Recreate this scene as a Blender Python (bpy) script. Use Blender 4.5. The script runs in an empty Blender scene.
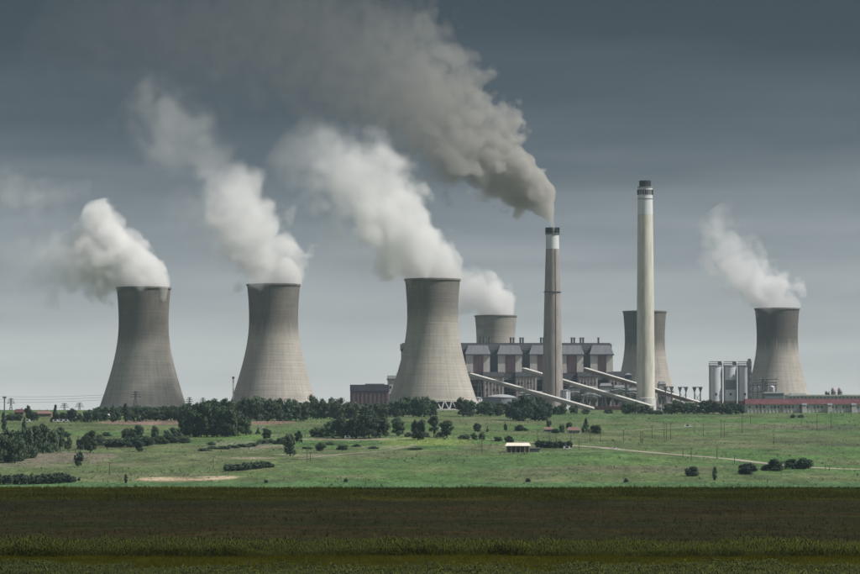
import bpy, math, random
import numpy as np
from mathutils import Vector

random.seed(7); RNG = np.random.default_rng(11)
S = bpy.context.scene
COL = S.collection
R = math.radians

# ------------------------------------------------------------------ camera
F, CX, CY, HZ, CAMZ = 3333.0, 430.0, 287.0, 440.0, 14.0      # focal length in photo pixels, centre, eye-level row
PITCH = math.atan((HZ - CY) / F)
cam = bpy.data.cameras.new('camera'); cam_o = bpy.data.objects.new('camera', cam); COL.objects.link(cam_o)
cam.sensor_width = 36.0; cam.lens = 36.0 * F / 860.0
cam.clip_start = 1.0; cam.clip_end = 40000.0
cam_o.location = (0, 0, CAMZ); cam_o.rotation_euler = (R(90) + PITCH, 0, 0)
S.camera = cam_o

# ------------------------------------------------------------------ sky
SUN_EL, SUN_AZ = R(47), R(103)        # azimuth clockwise from +Y: right of the camera and a little behind it
W = bpy.data.worlds.new('World'); S.world = W; W.use_nodes = True
nt = W.node_tree; nt.nodes.clear()
def N(t, typ, **kw):
    n = t.nodes.new(typ)
    for k, v in kw.items(): setattr(n, k, v)
    return n
wo = N(nt, 'ShaderNodeOutputWorld'); bg = N(nt, 'ShaderNodeBackground')
sky = N(nt, 'ShaderNodeTexSky'); sky.sky_type = 'NISHITA'; sky.sun_disc = False
sky.sun_elevation = SUN_EL; sky.sun_rotation = SUN_AZ
sc = N(nt, 'ShaderNodeVectorMath', operation='SCALE'); sc.inputs['Scale'].default_value = 0.10
nt.links.new(sky.outputs[0], sc.inputs[0])
tc = N(nt, 'ShaderNodeTexCoord'); sep = N(nt, 'ShaderNodeSeparateXYZ'); nt.links.new(tc.outputs['Generated'], sep.inputs[0])
# cloud deck: pale at the horizon, slate above, brighter again towards the zenith; streaks from stretched noise
mp = N(nt, 'ShaderNodeMapping'); mp.inputs['Scale'].default_value = (6, 6, 55); mp.inputs['Rotation'].default_value = (R(2.0), R(-3.0), 0)
nt.links.new(tc.outputs['Generated'], mp.inputs[0])
nz = N(nt, 'ShaderNodeTexNoise'); nz.inputs['Scale'].default_value = 1.0; nz.inputs['Detail'].default_value = 5; nz.inputs['Roughness'].default_value = .5
nt.links.new(mp.outputs[0], nz.inputs['Vector'])
def wmath(op, a, b):
    m = N(nt, 'ShaderNodeMath', operation=op)
    for i, q in enumerate((a, b)):
        if isinstance(q, (int, float)): m.inputs[i].default_value = q
        else: nt.links.new(q, m.inputs[i])
    return m.outputs[0]
off = wmath('MULTIPLY', wmath('SUBTRACT', nz.outputs[0], .5), .060)
el = wmath('ADD', sep.outputs['Z'], off)
cr = N(nt, 'ShaderNodeValToRGB'); e = cr.color_ramp.elements
stops = [(0.0, (.66, .675, .65)), (.012, (.60, .618, .60)), (.035, (.44, .455, .452)), (.062, (.200, .212, .228)), (.088, (.060, .066, .081)),
         (.118, (.004, .005, .009)), (.16, (.004, .005, .009)), (.45, (.19, .205, .23)), (1.0, (.40, .42, .45))]
e[0].position = stops[0][0]; e[0].color = stops[0][1] + (1,)
e[1].position = stops[-1][0]; e[1].color = stops[-1][1] + (1,)
for p, c in stops[1:-1]:
    q = e.new(p); q.color = c + (1,)
nt.links.new(el, cr.inputs[0])
mx = N(nt, 'ShaderNodeMixRGB'); mx.inputs[0].default_value = .90
nt.links.new(sc.outputs[0], mx.inputs[1]); nt.links.new(cr.outputs[0], mx.inputs[2])
nt.links.new(mx.outputs[0], bg.inputs[0]); bg.inputs[1].default_value = 1.0
nt.links.new(bg.outputs[0], wo.inputs[0])

sun = bpy.data.lights.new('sun', 'SUN'); sun.energy = 4.8; sun.angle = R(0.6); sun.color = (1.0, .955, .89)
sun_o = bpy.data.objects.new('sun', sun); COL.objects.link(sun_o)
sd = Vector((math.sin(SUN_AZ) * math.cos(SUN_EL), math.cos(SUN_AZ) * math.cos(SUN_EL), math.sin(SUN_EL)))
sun_o.rotation_euler = (-sd).to_track_quat('-Z', 'Y').to_euler()
sun_o.location = (400, -200, 900)

S.view_settings.view_transform = 'Standard'; S.view_settings.look = 'None'
S.view_settings.exposure = 0.0; S.view_settings.gamma = 1.0
S.render.engine = 'CYCLES'
cy = S.cycles
cy.max_bounces = 8; cy.diffuse_bounces = 2; cy.glossy_bounces = 1; cy.transmission_bounces = 2; cy.volume_bounces = 5; cy.transparent_max_bounces = 8
cy.use_denoising = True; cy.volume_max_steps = 128
try: cy.denoiser = 'OPENIMAGEDENOISE'
except Exception: pass

# ------------------------------------------------------------------ pixel -> world
CP, SP = math.cos(PITCH), math.sin(PITCH)
def ray(px, py):
    a = (px - CX) / F; b = -(py - CY) / F
    d = Vector((a, CP - b * SP, SP + b * CP)); return d / d.y
def at(px, py, Y):
    d = ray(px, py); return Vector((d.x * Y, Y, CAMZ + d.z * Y))
def PX(px, Y, py=400): return at(px, py, Y).x
def PZ(py, Y): return at(430, py, Y).z
def MPP(Y): return Y / F

# ------------------------------------------------------------------ numpy noise + terrain
_perm = RNG.random((256, 256))
def vnoise(x, y):
    xi = np.floor(x).astype(int); yi = np.floor(y).astype(int)
    fx = x - xi; fy = y - yi; fx = fx * fx * (3 - 2 * fx); fy = fy * fy * (3 - 2 * fy)
    g = lambda i, j: _perm[i & 255, j & 255]
    return (g(xi, yi) * (1 - fx) + g(xi + 1, yi) * fx) * (1 - fy) + (g(xi, yi + 1) * (1 - fx) + g(xi + 1, yi + 1) * fx) * fy
def fbm(x, y, o=4):
    s = 0; a = .5; t = 0
    for i in range(o):
        s = s + a * vnoise(x * 2 ** i + 17.3 * i, y * 2 ** i + 9.1 * i); t += a; a *= .5
    return s / t
_ky = np.array([-3000, 0, 900, 985, 1060, 1200, 1500, 1700, 1800, 1950, 2100, 2300, 2700, 2950, 3050, 3200, 3400, 4000, 12000])
_kz = np.array([1, 0, 0, 0.1, -1.5, -9, -12.5, -10, -6.5, 0.0, 6.4, 15.4, 29.4, 38.8, 41.6, 42.6, 43.4, 45, 45])
_ty = np.arange(-3000, 12001, 10.0); _tz = np.interp(_ty, _ky, _kz)
_k = np.hanning(15); _k /= _k.sum()
_tz = np.convolve(np.pad(_tz, 7, mode='edge'), _k, mode='valid')
def zt(x, y):
    x = np.asarray(x, float); y = np.asarray(y, float)
    b = np.interp(y, _ty, _tz)
    sl = np.clip((y - 1500) / 500, 0, 1) * np.clip((3000 - y) / 300, 0, 1)
    b = b + sl * ((fbm(x / 260 + 3, y / 330 + 5, 3) - .5) * 7 + (fbm(x / 60, y / 80, 2) - .5) * 1.2)
    b = b - 5.0 * np.clip(1.6 - np.hypot(x + 270, y - 3155) / 60, 0, 1)       # terrace the leftmost tower stands on
    near = np.clip((1050 - y) / 100, 0, 1)
    return b + near * (fbm(x / 90 + 40, y / 120, 2) - .5) * .5
def zg(x, y): return float(zt(np.array([x]), np.array([y]))[0])
def hit(px, py, y0=1400):
    d = ray(px, py); ys = np.arange(y0, 5200, 3.0)
    zz = CAMZ + d.z * ys; g = zt(d.x * ys, ys)
    k = np.nonzero(zz <= g)[0]
    Y = ys[k[0]] if len(k) else 3050.0
    return Vector((d.x * Y, Y, zg(d.x * Y, Y)))

# ------------------------------------------------------------------ mesh helpers
def fast_mesh(name, verts, faces, mats=None):
    """verts (N,3); faces: list of int arrays, each (m,k)"""
    me = bpy.data.meshes.new(name); verts = np.asarray(verts, np.float32)
    me.vertices.add(len(verts)); me.vertices.foreach_set('co', verts.ravel())
    tot = sum(f.size for f in faces); npol = sum(len(f) for f in faces)
    me.loops.add(tot); me.loops.foreach_set('vertex_index', np.concatenate([f.ravel() for f in faces]).astype(np.int32))
    me.polygons.add(npol)
    cnt = np.concatenate([np.full(len(f), f.shape[1], np.int32) for f in faces])
    st = np.concatenate([[0], np.cumsum(cnt)[:-1]]).astype(np.int32)
    me.polygons.foreach_set('loop_start', st)
    try: me.polygons.foreach_set('loop_total', cnt)
    except Exception: pass
    me.update(calc_edges=True); me.validate()
    return me

class MB:
    def __init__(s): s.v = []; s.f = []
    def add(s, vs, fs):
        o = len(s.v); s.v += [tuple(v) for v in vs]; s.f += [tuple(i + o for i in f) for f in fs]; return s
    def box(s, x0, x1, y0, y1, z0, z1):
        return s.add([(x0,y0,z0),(x1,y0,z0),(x1,y1,z0),(x0,y1,z0),(x0,y0,z1),(x1,y0,z1),(x1,y1,z1),(x0,y1,z1)],
                     [(0,3,2,1),(4,5,6,7),(0,1,5,4),(1,2,6,5),(2,3,7,6),(3,0,4,7)])
    def frustum(s, a, z0, b, z1):       # a, b = (x0,x1,y0,y1)
        return s.add([(a[0],a[2],z0),(a[1],a[2],z0),(a[1],a[3],z0),(a[0],a[3],z0),(b[0],b[2],z1),(b[1],b[2],z1),(b[1],b[3],z1),(b[0],b[3],z1)],
                     [(0,3,2,1),(4,5,6,7),(0,1,5,4),(1,2,6,5),(2,3,7,6),(3,0,4,7)])
    def bar(s, p, q, w, h=None):
        h = h or w; p = Vector(p); q = Vector(q); d = (q - p).normalized()
        up = Vector((0, 0, 1)) if abs(d.z) < .95 else Vector((1, 0, 0))
        a = d.cross(up).normalized() * w / 2; b = a.cross(d).normalized() * h / 2
        return s.add([p-a-b, p+a-b, p+a+b, p-a+b, q-a-b, q+a-b, q+a+b, q-a+b],
                     [(0,3,2,1),(4,5,6,7),(0,1,5,4),(1,2,6,5),(2,3,7,6),(3,0,4,7)])
    def lathe(s, c, prof, n=32, close=True):
        cx, cy_, cz = c; vs = []; fs = []
        for r, z in prof:
            for k in range(n):
                t = 2 * math.pi * k / n; vs.append((cx + r * math.cos(t), cy_ + r * math.sin(t), cz + z))
        m = len(prof)
        for j in range(m - 1):
            for k in range(n):
                fs.append((j*n+k, j*n+(k+1) % n, (j+1)*n+(k+1) % n, (j+1)*n+k))
        if close:
            fs.append(tuple(range(n))[::-1]); fs.append(tuple((m-1)*n+k for k in range(n)))
        return s.add(vs, fs)
    def tube(s, pts, rad, n=5):
        pts = [Vector(p) for p in pts]; vs = []; fs = []
        for i, p in enumerate(pts):
            d = (pts[min(i+1, len(pts)-1)] - pts[max(i-1, 0)]).normalized()
            up = Vector((0, 0, 1)) if abs(d.z) < .95 else Vector((1, 0, 0))
            a = d.cross(up).normalized(); b = a.cross(d).normalized()
            r = rad[i] if isinstance(rad, (list, tuple)) else rad
            for k in range(n):
                t = 2 * math.pi * k / n; vs.append(p + a * r * math.cos(t) + b * r * math.sin(t))
        for i in range(len(pts) - 1):
            for k in range(n):
                fs.append((i*n+k, (i+1)*n+k, (i+1)*n+(k+1) % n, i*n+(k+1) % n))
        fs.append(tuple(range(n))); fs.append(tuple((len(pts)-1)*n+k for k in range(n))[::-1])
        return s.add(vs, fs)
    def mesh(s, name, off=(0, 0, 0)):
        me = bpy.data.meshes.new(name); o = Vector(off)
        me.from_pydata([(v[0]-o.x, v[1]-o.y, v[2]-o.z) for v in s.v], [], s.f); me.update(); return me

def smooth(me, ang=None):
    me.polygons.foreach_set('use_smooth', np.ones(len(me.polygons), bool)); return me
def link(name, me, m=None, parent=None):
    o = bpy.data.objects.new(name, me); COL.objects.link(o)
    if m is not None:
        if len(me.materials) == 0: me.materials.append(m)
    if parent is not None: o.parent = parent
    return o
def tag(o, label, cat, group=None, kind=None):
    if label: o['label'] = label
    if cat: o['category'] = cat
    if group: o['group'] = group
    if kind: o['kind'] = kind
    return o
def thing(name, label, cat, loc=(0, 0, 0), group=None):
    o = bpy.data.objects.new(name, None); COL.objects.link(o); o.location = loc; o.empty_display_size = .5
    return tag(o, label, cat, group)
def part(name, mb, m, root, parent=None, sm=False):
    """mb in world coordinates; the part sits under root (or under parent, itself a part of root)"""
    me = mb.mesh(name, root.location)
    if sm: smooth(me)
    return link(name, me, m, parent or root)

# ------------------------------------------------------------------ materials
def mat(name, col, rough=.85, var=.18, scale=(1, 1, 1), col2=None, bump=0.0, metal=0.0, detail=6, spec=.3, rnd=0.0):
    m = bpy.data.materials.new(name); m.use_nodes = True; t = m.node_tree; b = t.nodes['Principled BSDF']
    b.inputs['Roughness'].default_value = rough; b.inputs['Metallic'].default_value = metal; b.inputs['Specular IOR Level'].default_value = spec
    tc = N(t, 'ShaderNodeTexCoord'); mp = N(t, 'ShaderNodeMapping'); mp.inputs['Scale'].default_value = scale
    t.links.new(tc.outputs['Object'], mp.inputs[0])
    n = N(t, 'ShaderNodeTexNoise'); n.inputs['Scale'].default_value = 1; n.inputs['Detail'].default_value = detail; n.inputs['Roughness'].default_value = .6
    t.links.new(mp.outputs[0], n.inputs['Vector'])
    r = N(t, 'ShaderNodeValToRGB'); e = r.color_ramp.elements
    c2 = col2 or tuple(c * (1 - var * 1.6) for c in col); c1 = tuple(min(1, c * (1 + var)) for c in col)
    e[0].position = .3; e[0].color = tuple(c2) + (1,); e[1].position = .7; e[1].color = c1 + (1,)
    t.links.new(n.outputs[0], r.inputs[0]); out = r.outputs[0]
    if rnd:
        oi = N(t, 'ShaderNodeObjectInfo'); hs = N(t, 'ShaderNodeHueSaturation')
        mr = N(t, 'ShaderNodeMapRange'); mr.inputs['To Min'].default_value = 1 - rnd; mr.inputs['To Max'].default_value = 1 + rnd
        t.links.new(oi.outputs['Random'], mr.inputs[0]); t.links.new(mr.outputs[0], hs.inputs['Value'])
        mr2 = N(t, 'ShaderNodeMapRange'); mr2.inputs['To Min'].default_value = .47; mr2.inputs['To Max'].default_value = .53
        ml = N(t, 'ShaderNodeMath', operation='FRACT'); m7 = N(t, 'ShaderNodeMath', operation='MULTIPLY'); m7.inputs[1].default_value = 7.31
        t.links.new(oi.outputs['Random'], m7.inputs[0]); t.links.new(m7.outputs[0], ml.inputs[0]); t.links.new(ml.outputs[0], mr2.inputs[0]); t.links.new(mr2.outputs[0], hs.inputs['Hue'])
        t.links.new(out, hs.inputs['Color']); out = hs.outputs[0]
    t.links.new(out, b.inputs['Base Color'])
    if bump:
        bp = N(t, 'ShaderNodeBump'); bp.inputs['Strength'].default_value = bump; t.links.new(n.outputs[0], bp.inputs['Height']); t.links.new(bp.outputs[0], b.inputs['Normal'])
    return m

M = {}
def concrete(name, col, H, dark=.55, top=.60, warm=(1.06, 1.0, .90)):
    """cast concrete of a cooling tower: lift rings, vertical streaks, darker upper part (height fraction 'top')"""
    m = bpy.data.materials.new(name); m.use_nodes = True; t = m.node_tree; b = t.nodes['Principled BSDF']
    b.inputs['Roughness'].default_value = .92; b.inputs['Specular IOR Level'].default_value = .2
    tc = N(t, 'ShaderNodeTexCoord'); sp = N(t, 'ShaderNodeSeparateXYZ'); t.links.new(tc.outputs['Object'], sp.inputs[0])
    def mm(op, a, bb, cl=False):
        n = N(t, 'ShaderNodeMath', operation=op); n.use_clamp = cl
        for i, q in enumerate((a, bb)):
            if isinstance(q, (int, float)): n.inputs[i].default_value = q
            else: t.links.new(q, n.inputs[i])
        return n.outputs[0]
    ang = mm('ARCTAN2', sp.outputs[1], sp.outputs[0])
    def noise(va, vb, det):
        c = N(t, 'ShaderNodeCombineXYZ'); t.links.new(va, c.inputs[0]); t.links.new(vb, c.inputs[1])
        n = N(t, 'ShaderNodeTexNoise'); n.inputs['Scale'].default_value = 1; n.inputs['Detail'].default_value = det; n.inputs['Roughness'].default_value = .62
        oi = N(t, 'ShaderNodeObjectInfo'); mz = mm('MULTIPLY', oi.outputs['Random'], 90.0); t.links.new(mz, c.inputs[2])
        t.links.new(c.outputs[0], n.inputs['Vector']); return n.outputs[0]
    streak = noise(mm('MULTIPLY', ang, 22.0), mm('MULTIPLY', sp.outputs[2], .03), 4)
    rings = noise(mm('MULTIPLY', ang, .8), mm('MULTIPLY', sp.outputs[2], .55), 5)
    blot = noise(mm('MULTIPLY', ang, 2.2), mm('MULTIPLY', sp.outputs[2], .05), 5)
    # single lifts of the climbing formwork, each a slightly different pour
    lift = mm('FLOOR', mm('MULTIPLY', sp.outputs[2], 1 / 2.6), 0.0)
    wn = N(t, 'ShaderNodeTexWhiteNoise'); wn.noise_dimensions = '1D'; t.links.new(lift, wn.inputs['W'])
    joint = mm('LESS_THAN', mm('FRACT', mm('MULTIPLY', sp.outputs[2], 1 / 2.6), 0.0), .14)
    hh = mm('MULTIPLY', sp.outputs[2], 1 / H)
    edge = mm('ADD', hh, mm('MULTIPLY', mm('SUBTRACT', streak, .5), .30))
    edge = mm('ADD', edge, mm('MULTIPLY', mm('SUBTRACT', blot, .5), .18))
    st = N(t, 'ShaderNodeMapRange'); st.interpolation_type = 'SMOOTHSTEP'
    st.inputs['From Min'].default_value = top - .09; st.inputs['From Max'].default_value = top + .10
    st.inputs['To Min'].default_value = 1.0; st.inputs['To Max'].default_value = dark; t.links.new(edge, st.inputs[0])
    f = mm('ADD', .56, mm('MULTIPLY', streak, .62)); f = mm('MULTIPLY', f, mm('ADD', .80, mm('MULTIPLY', rings, .40)))
    f = mm('MULTIPLY', f, mm('ADD', .96, mm('MULTIPLY', wn.outputs[0], .07)))
    f = mm('MULTIPLY', f, mm('ADD', .72, mm('MULTIPLY', blot, .56)))
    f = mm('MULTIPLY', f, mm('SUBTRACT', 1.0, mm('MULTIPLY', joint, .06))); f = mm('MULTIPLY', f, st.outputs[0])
    v = N(t, 'ShaderNodeVectorMath', operation='SCALE'); v.inputs[0].default_value = col; t.links.new(f, v.inputs['Scale'])
    t.links.new(v.outputs[0], b.inputs['Base Color'])
    bp = N(t, 'ShaderNodeBump'); bp.inputs['Strength'].default_value = .5; bp.inputs['Distance'].default_value = .3
    t.links.new(mm('SUBTRACT', rings, joint), bp.inputs['Height']); t.links.new(bp.outputs[0], b.inputs['Normal'])
    return m

M['tower'] = concrete('tower_concrete', (.425, .396, .356), 121.0)
M['tower_inner'] = mat('tower_inner', (.10, .10, .10), .95)
M['leg'] = mat('leg_concrete', (.50, .49, .47), .9, .1, (.3, .3, .3))
M['basin'] = mat('basin_dark', (.05, .055, .06), .9)
M['chim1'] = mat('chimney_brick', (.31, .285, .265), .92, .16, (.25, .25, .06), bump=.2)
M['white_paint'] = mat('white_paint', (.62, .64, .66), .7, .08, (.3, .3, .05))
M['cream'] = mat('cream_render', (.58, .56, .495), .85, .16, (.22, .22, .04))
M['soot'] = mat('soot_black', (.035, .035, .04), .9, .3, (.6, .6, .6))
M['wall_cream'] = mat('wall_cream', (.60, .565, .525), .85, .12, (.2, .2, .06))
M['wall_pink'] = mat('wall_pink', (.36, .245, .26), .85, .16, (.6, .2, .05))
M['wall_pale'] = mat('wall_pale_pink', (.44, .37, .39), .85, .15, (.3, .2, .08))
M['wall_blue'] = mat('wall_slate', (.18, .19, .215), .8, .2, (.5, .2, .06))
M['roof_grey'] = mat('roof_grey', (.175, .18, .20), .7, .15, (.8, .1, .1))
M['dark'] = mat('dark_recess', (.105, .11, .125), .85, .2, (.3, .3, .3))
M['maroon'] = mat('wall_maroon', (.175, .115, .13), .85, .15, (.4, .3, .08))
M['slate_band'] = mat('slate_band', (.075, .085, .115), .75, .15, (.2, .2, .2))
M['gallery'] = mat('gallery_sheet', (.42, .41, .37), .65, .14, (.12, .12, .12))
M['gallery_roof'] = mat('gallery_roof_sheet', (.62, .61, .57), .6, .12, (.1, .1, .1))
M['rust_side'] = mat('rusty_sheet', (.27, .20, .16), .75, .2, (.1, .1, .1))
M['steel'] = mat('steel_dark', (.10, .11, .125), .6, .2, (1, 1, 1))
M['steel_light'] = mat('steel_galvanised', (.22, .23, .24), .55, .15, (1, 1, 1))
M['silo'] = mat('silo_paint', (.60, .62, .67), .6, .10, (.3, .3, .05))
M['tank_roof'] = mat('tank_roof', (.36, .375, .39), .7, .15, (.2, .2, .2))
M['patch'] = mat('silo_patch', (.20, .225, .25), .7, .1)
M['red_roof'] = mat('red_roof_sheet', (.125, .050, .055), .75, .22, (.25, .1, .3))
M['brick_red'] = mat('red_brick', (.26, .155, .14), .85, .2, (.4, .4, .4))
M['pale_wall'] = mat('pale_wall', (.56, .555, .545), .8, .16, (.25, .2, .2))
M['window'] = mat('window_glass', (.04, .05, .06), .2, .1, spec=.5)
M['tile'] = mat('roof_tile', (.22, .135, .12), .85, .2, (.8, .8, .8))
M['tin'] = mat('shed_roof_sheet', (.78, .72, .60), .6, .08, (.6, .1, .1))
M['timber'] = mat('timber', (.11, .085, .065), .9, .25, (1, 1, 1))
M['bark'] = mat('bark', (.06, .05, .04), .95, .3, (2, 2, .5))
M['car_white'] = mat('car_white', (.75, .76, .77), .35, .03)
M['car_dark'] = mat('car_dark', (.05, .055, .07), .3, .05)
M['rubber'] = mat('rubber', (.02, .02, .02), .9)
M['mast_red'] = mat('mast_red', (.40, .10, .07), .7, .1)
M['tree'] = mat('foliage', (.072, .108, .064), .9, .30, (6, 6, 6), rnd=.28, spec=.15)
M['tree_light'] = mat('foliage_light', (.092, .130, .080), .9, .28, (6, 6, 6), rnd=.22, spec=.15)
M['tree_dark'] = mat('foliage_dark', (.052, .078, .054), .9, .30, (6, 6, 6), rnd=.25, spec=.15)
M['corn'] = mat('corn_leaf', (.165, .180, .010), .6, .45, (1.7, 1.7, 1.7), spec=.3, col2=(.028, .036, .002))  # bright leaf glints over dark gaps put into the noise colours
M['edge_crop'] = mat('edge_crop', (.140, .140, .008), .8, .35, (.05, .02, .1), spec=.15, col2=(.062, .072, .005))
M['soy'] = mat('broad_leaf', (.160, .185, .025), .6, .45, (1.5, 1.5, 1.5), spec=.3, col2=(.018, .026, .004))
M['ygrass'] = mat('yellow_grass', (.23, .215, .012), .9, .30, (.16, .30, .2), spec=.1, col2=(.065, .078, .006))
M['drygrass'] = mat('dry_grass', (.125, .105, .030), .9, .30, (.05, .05, .05), spec=.1)
M['weed'] = mat('field_weed', (.085, .084, .008), .9, .35, (.03, .03, .1), spec=.1, col2=(.050, .036, .016))
M['slope_weed'] = mat('slope_weed', (.105, .145, .062), .9, .30, (.015, .015, .05), spec=.1, col2=(.13, .135, .08))

# ------------------------------------------------------------------ ground
def axis(segs):
    out = []
    for a, b, n in segs: out += list(np.linspace(a, b, n, endpoint=False))
    return np.array(out + [segs[-1][1]])
xs = axis([(-7000, -900, 30), (-900, -480, 60), (-480, 480, 260), (480, 900, 60), (900, 7000, 30)])
ys = axis([(-900, 300, 14), (300, 1060, 170), (1060, 1640, 50), (1640, 3060, 300), (3060, 4400, 60), (4400, 9500, 40)])
GX, GY = np.meshgrid(xs, ys); GZ = zt(GX, GY)
nx, ny = len(xs), len(ys)
idx = np.arange(nx * ny).reshape(ny, nx)
quads = np.stack([idx[:-1, :-1], idx[:-1, 1:], idx[1:, 1:], idx[1:, :-1]], -1).reshape(-1, 4)
gme = fast_mesh('ground', np.stack([GX, GY, GZ], -1).reshape(-1, 3), [quads])
# what grows where: field strips and patches of bare earth, in the photograph's rows and columns projected on the land
x, y, z = GX, GY, GZ
ppx = CX + F * x / np.maximum(y, 50); ppy = HZ - F * (z - CAMZ) / np.maximum(y, 50)
C = np.zeros((ny, nx, 3))
n1 = fbm(x / 35, y / 70, 5); n2 = fbm(x / 120 + 9, y / 160 + 4, 4); n3 = fbm(x / 14 + 50, y / 30 + 7, 4)
def mix(a, b, t): return a * (1 - t[..., None]) + np.asarray(b) * t[..., None]
def ss(v, a, b): t = np.clip((v - a) / (b - a), 0, 1); return t * t * (3 - 2 * t)
# slope pasture
S_ = np.zeros_like(C) + np.array([.074, .098, .040])
S_ = mix(S_, (.060, .108, .034), ss(n2, .46, .62))
S_ = mix(S_, (.118, .120, .062), ss(n1, .50, .72) * .5)
S_ = mix(S_, (.045, .066, .030), ss(n3, .56, .72) * .45)
S_ = mix(S_, (.125, .105, .075), ss(fbm(x / 60 + 70, y / 26 + 2, 4), .60, .74) * .4)
def blob(cx, cy, rx, ry, col, st=1.0, wob=.6):
    global S_
    d = ((ppx - cx) / rx) ** 2 + ((ppy - cy) / ry) ** 2 + (n1 - .5) * wob * 3 + (n3 - .5) * wob * 2
    S_ = mix(S_, col, ss(1.15 - d, 0, .6) * st * (y > 1600) * (y < 3400))
blob(180, 479, 48, 2.6, (.30, .23, .155)); blob(215, 477, 22, 1.6, (.27, .215, .15))
blob(60, 458, 60, 6, (.135, .112, .088), .75); blob(20, 464, 50, 4, (.13, .115, .085), .6)
blob(150, 422.5, 50, 2.2, (.155, .105, .085), .95); blob(268, 422.5, 26, 2.2, (.165, .105, .085), .95)
blob(240, 446, 46, 5, (.125, .125, .088), .6); blob(272, 447, 26, 2.2, (.19, .16, .115), .7); blob(250, 458, 26, 1.4, (.19, .165, .115), .7)
blob(230, 436, 40, 3.5, (.080, .135, .036), .8); blob(425, 441, 46, 4.5, (.118, .158, .045), .95); blob(345, 439, 48, 1.6, (.20, .18, .12), .7)
blob(310, 455, 40, 1.4, (.18, .165, .11), .7); blob(500, 447, 40, 3, (.125, .115, .07), .6); blob(385, 447, 30, 1.5, (.17, .17, .10), .6)
blob(640, 470, 90, 3, (.105, .098, .062), .65); blob(830, 428, 45, 3.0, (.050, .055, .038), .7); blob(800, 440, 40, 3, (.054, .062, .04), .6); blob(845, 445, 30, 2, (.05, .052, .036), .7)
blob(780, 426, 50, 3, (.125, .115, .075), .6); blob(700, 424, 60, 2, (.11, .115, .07), .5); blob(560, 460, 120, 6, (.070, .115, .038), .6); blob(640, 459, 60, 4, (.072, .12, .038), .6)
blob(450, 463, 110, 6, (.058, .098, .036), .7); blob(330, 466, 90, 5, (.078, .115, .046), .6)
blob(120, 442, 50, 5, (.082, .118, .046), .6); blob(620, 416, 120, 3, (.055, .090, .036), .7); blob(250, 430, 80, 2.5, (.06, .105, .036), .7)
strip = ss(ppy, 481.0, 482.8) * (y > 1100)                          # smooth young crop at the foot of the slope
S_ = mix(S_, (.052, .105, .040), strip * (0.8 + .3 * (n1 - .5)))
S_ = mix(S_, (.10, .10, .07), ss(y, 3030, 3120) * .8)
# near fields
y_true = y; y = y + (fbm(x / 45 + 21, y / 60, 3) - .5) * (6 + (y - 300).clip(0, 700) * .06)
N_ = np.zeros_like(C) + np.array([.056, .055, .014])
fr = fbm(x / 55 + 5, y / 14, 4); fr2 = fbm(x / 22 + 30, y / 8, 4); fr3 = fbm(x / 160 + 11, y / 40 + 8, 3)
N_ = mix(N_, (.086, .060, .016), ss(fr3, .5, .62) * .8)
N_ = mix(N_, (.042, .058, .005), ss(fr, .53, .66) * .85)
N_ = mix(N_, (.092, .074, .022), ss(fr2, .58, .72) * .6)
N_ = mix(N_, (.120, .112, .006), ss(y, 770, 800) * (.75 + .5 * (fr - .5)))
N_ = mix(N_, (.030, .040, .008), ss(fbm(x / 90 + 2, y / 9 + 3, 3), .52, .6) * ss(y, 760, 800) * .8)
N_ = mix(N_, (.024, .060, .008), ss(y, 925, 940) * ss(x, -70, -10))
N_ = mix(N_, (.066, .060, .016), ss(490 - y, 0, 14))
N_ = mix(N_, (.030, .030, .010), ss(429 - y, 0, 4) * ss(y, 398, 404))
N_ = mix(N_, (.10, .095, .008), ss(404 - y, 0, 4)); N_ = mix(N_, (.030, .032, .010), ss(350 - y, 0, 6))
y = y_true
S_ = S_ * np.array([1.27, 1.30, 1.32])
t_ = ss(y, 990, 1010); C = N_ * (1 - t_[..., None]) + S_ * t_[..., None]
ca = gme.color_attributes.new('cover', 'FLOAT_COLOR', 'POINT')
ca.data.foreach_set('color', np.concatenate([C, np.ones((ny, nx, 1))], -1).astype(np.float32).ravel())
smooth(gme)
gm = bpy.data.materials.new('ground_cover'); gm.use_nodes = True; t = gm.node_tree; b = t.nodes['Principled BSDF']
b.inputs['Roughness'].default_value = .95; b.inputs['Specular IOR Level'].default_value = .1
vc = N(t, 'ShaderNodeVertexColor', layer_name='cover')
g_tc = N(t, 'ShaderNodeTexCoord'); out = vc.outputs[0]
for scl, amt, det in (((.05, .02, .02), .38, 6), ((.4, .10, .2), .42, 5), ((1.6, .5, 1), .40, 3)):
    mp = N(t, 'ShaderNodeMapping'); mp.inputs['Scale'].default_value = scl; t.links.new(g_tc.outputs['Object'], mp.inputs[0])
    n = N(t, 'ShaderNodeTexNoise'); n.inputs['Scale'].default_value = 1; n.inputs['Detail'].default_value = det; n.inputs['Roughness'].default_value = .65
    t.links.new(mp.outputs[0], n.inputs['Vector'])
    mr = N(t, 'ShaderNodeMapRange'); mr.inputs['From Min'].default_value = .3; mr.inputs['From Max'].default_value = .7
    mr.inputs['To Min'].default_value = 1 - amt; mr.inputs['To Max'].default_value = 1 + amt; t.links.new(n.outputs[0], mr.inputs[0])
    v = N(t, 'ShaderNodeVectorMath', operation='SCALE'); t.links.new(out, v.inputs[0]); t.links.new(mr.outputs[0], v.inputs['Scale']); out = v.outputs[0]
t.links.new(out, b.inputs['Base Color'])
ground = link('ground', gme, gm); ground['kind'] = 'structure'

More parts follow.
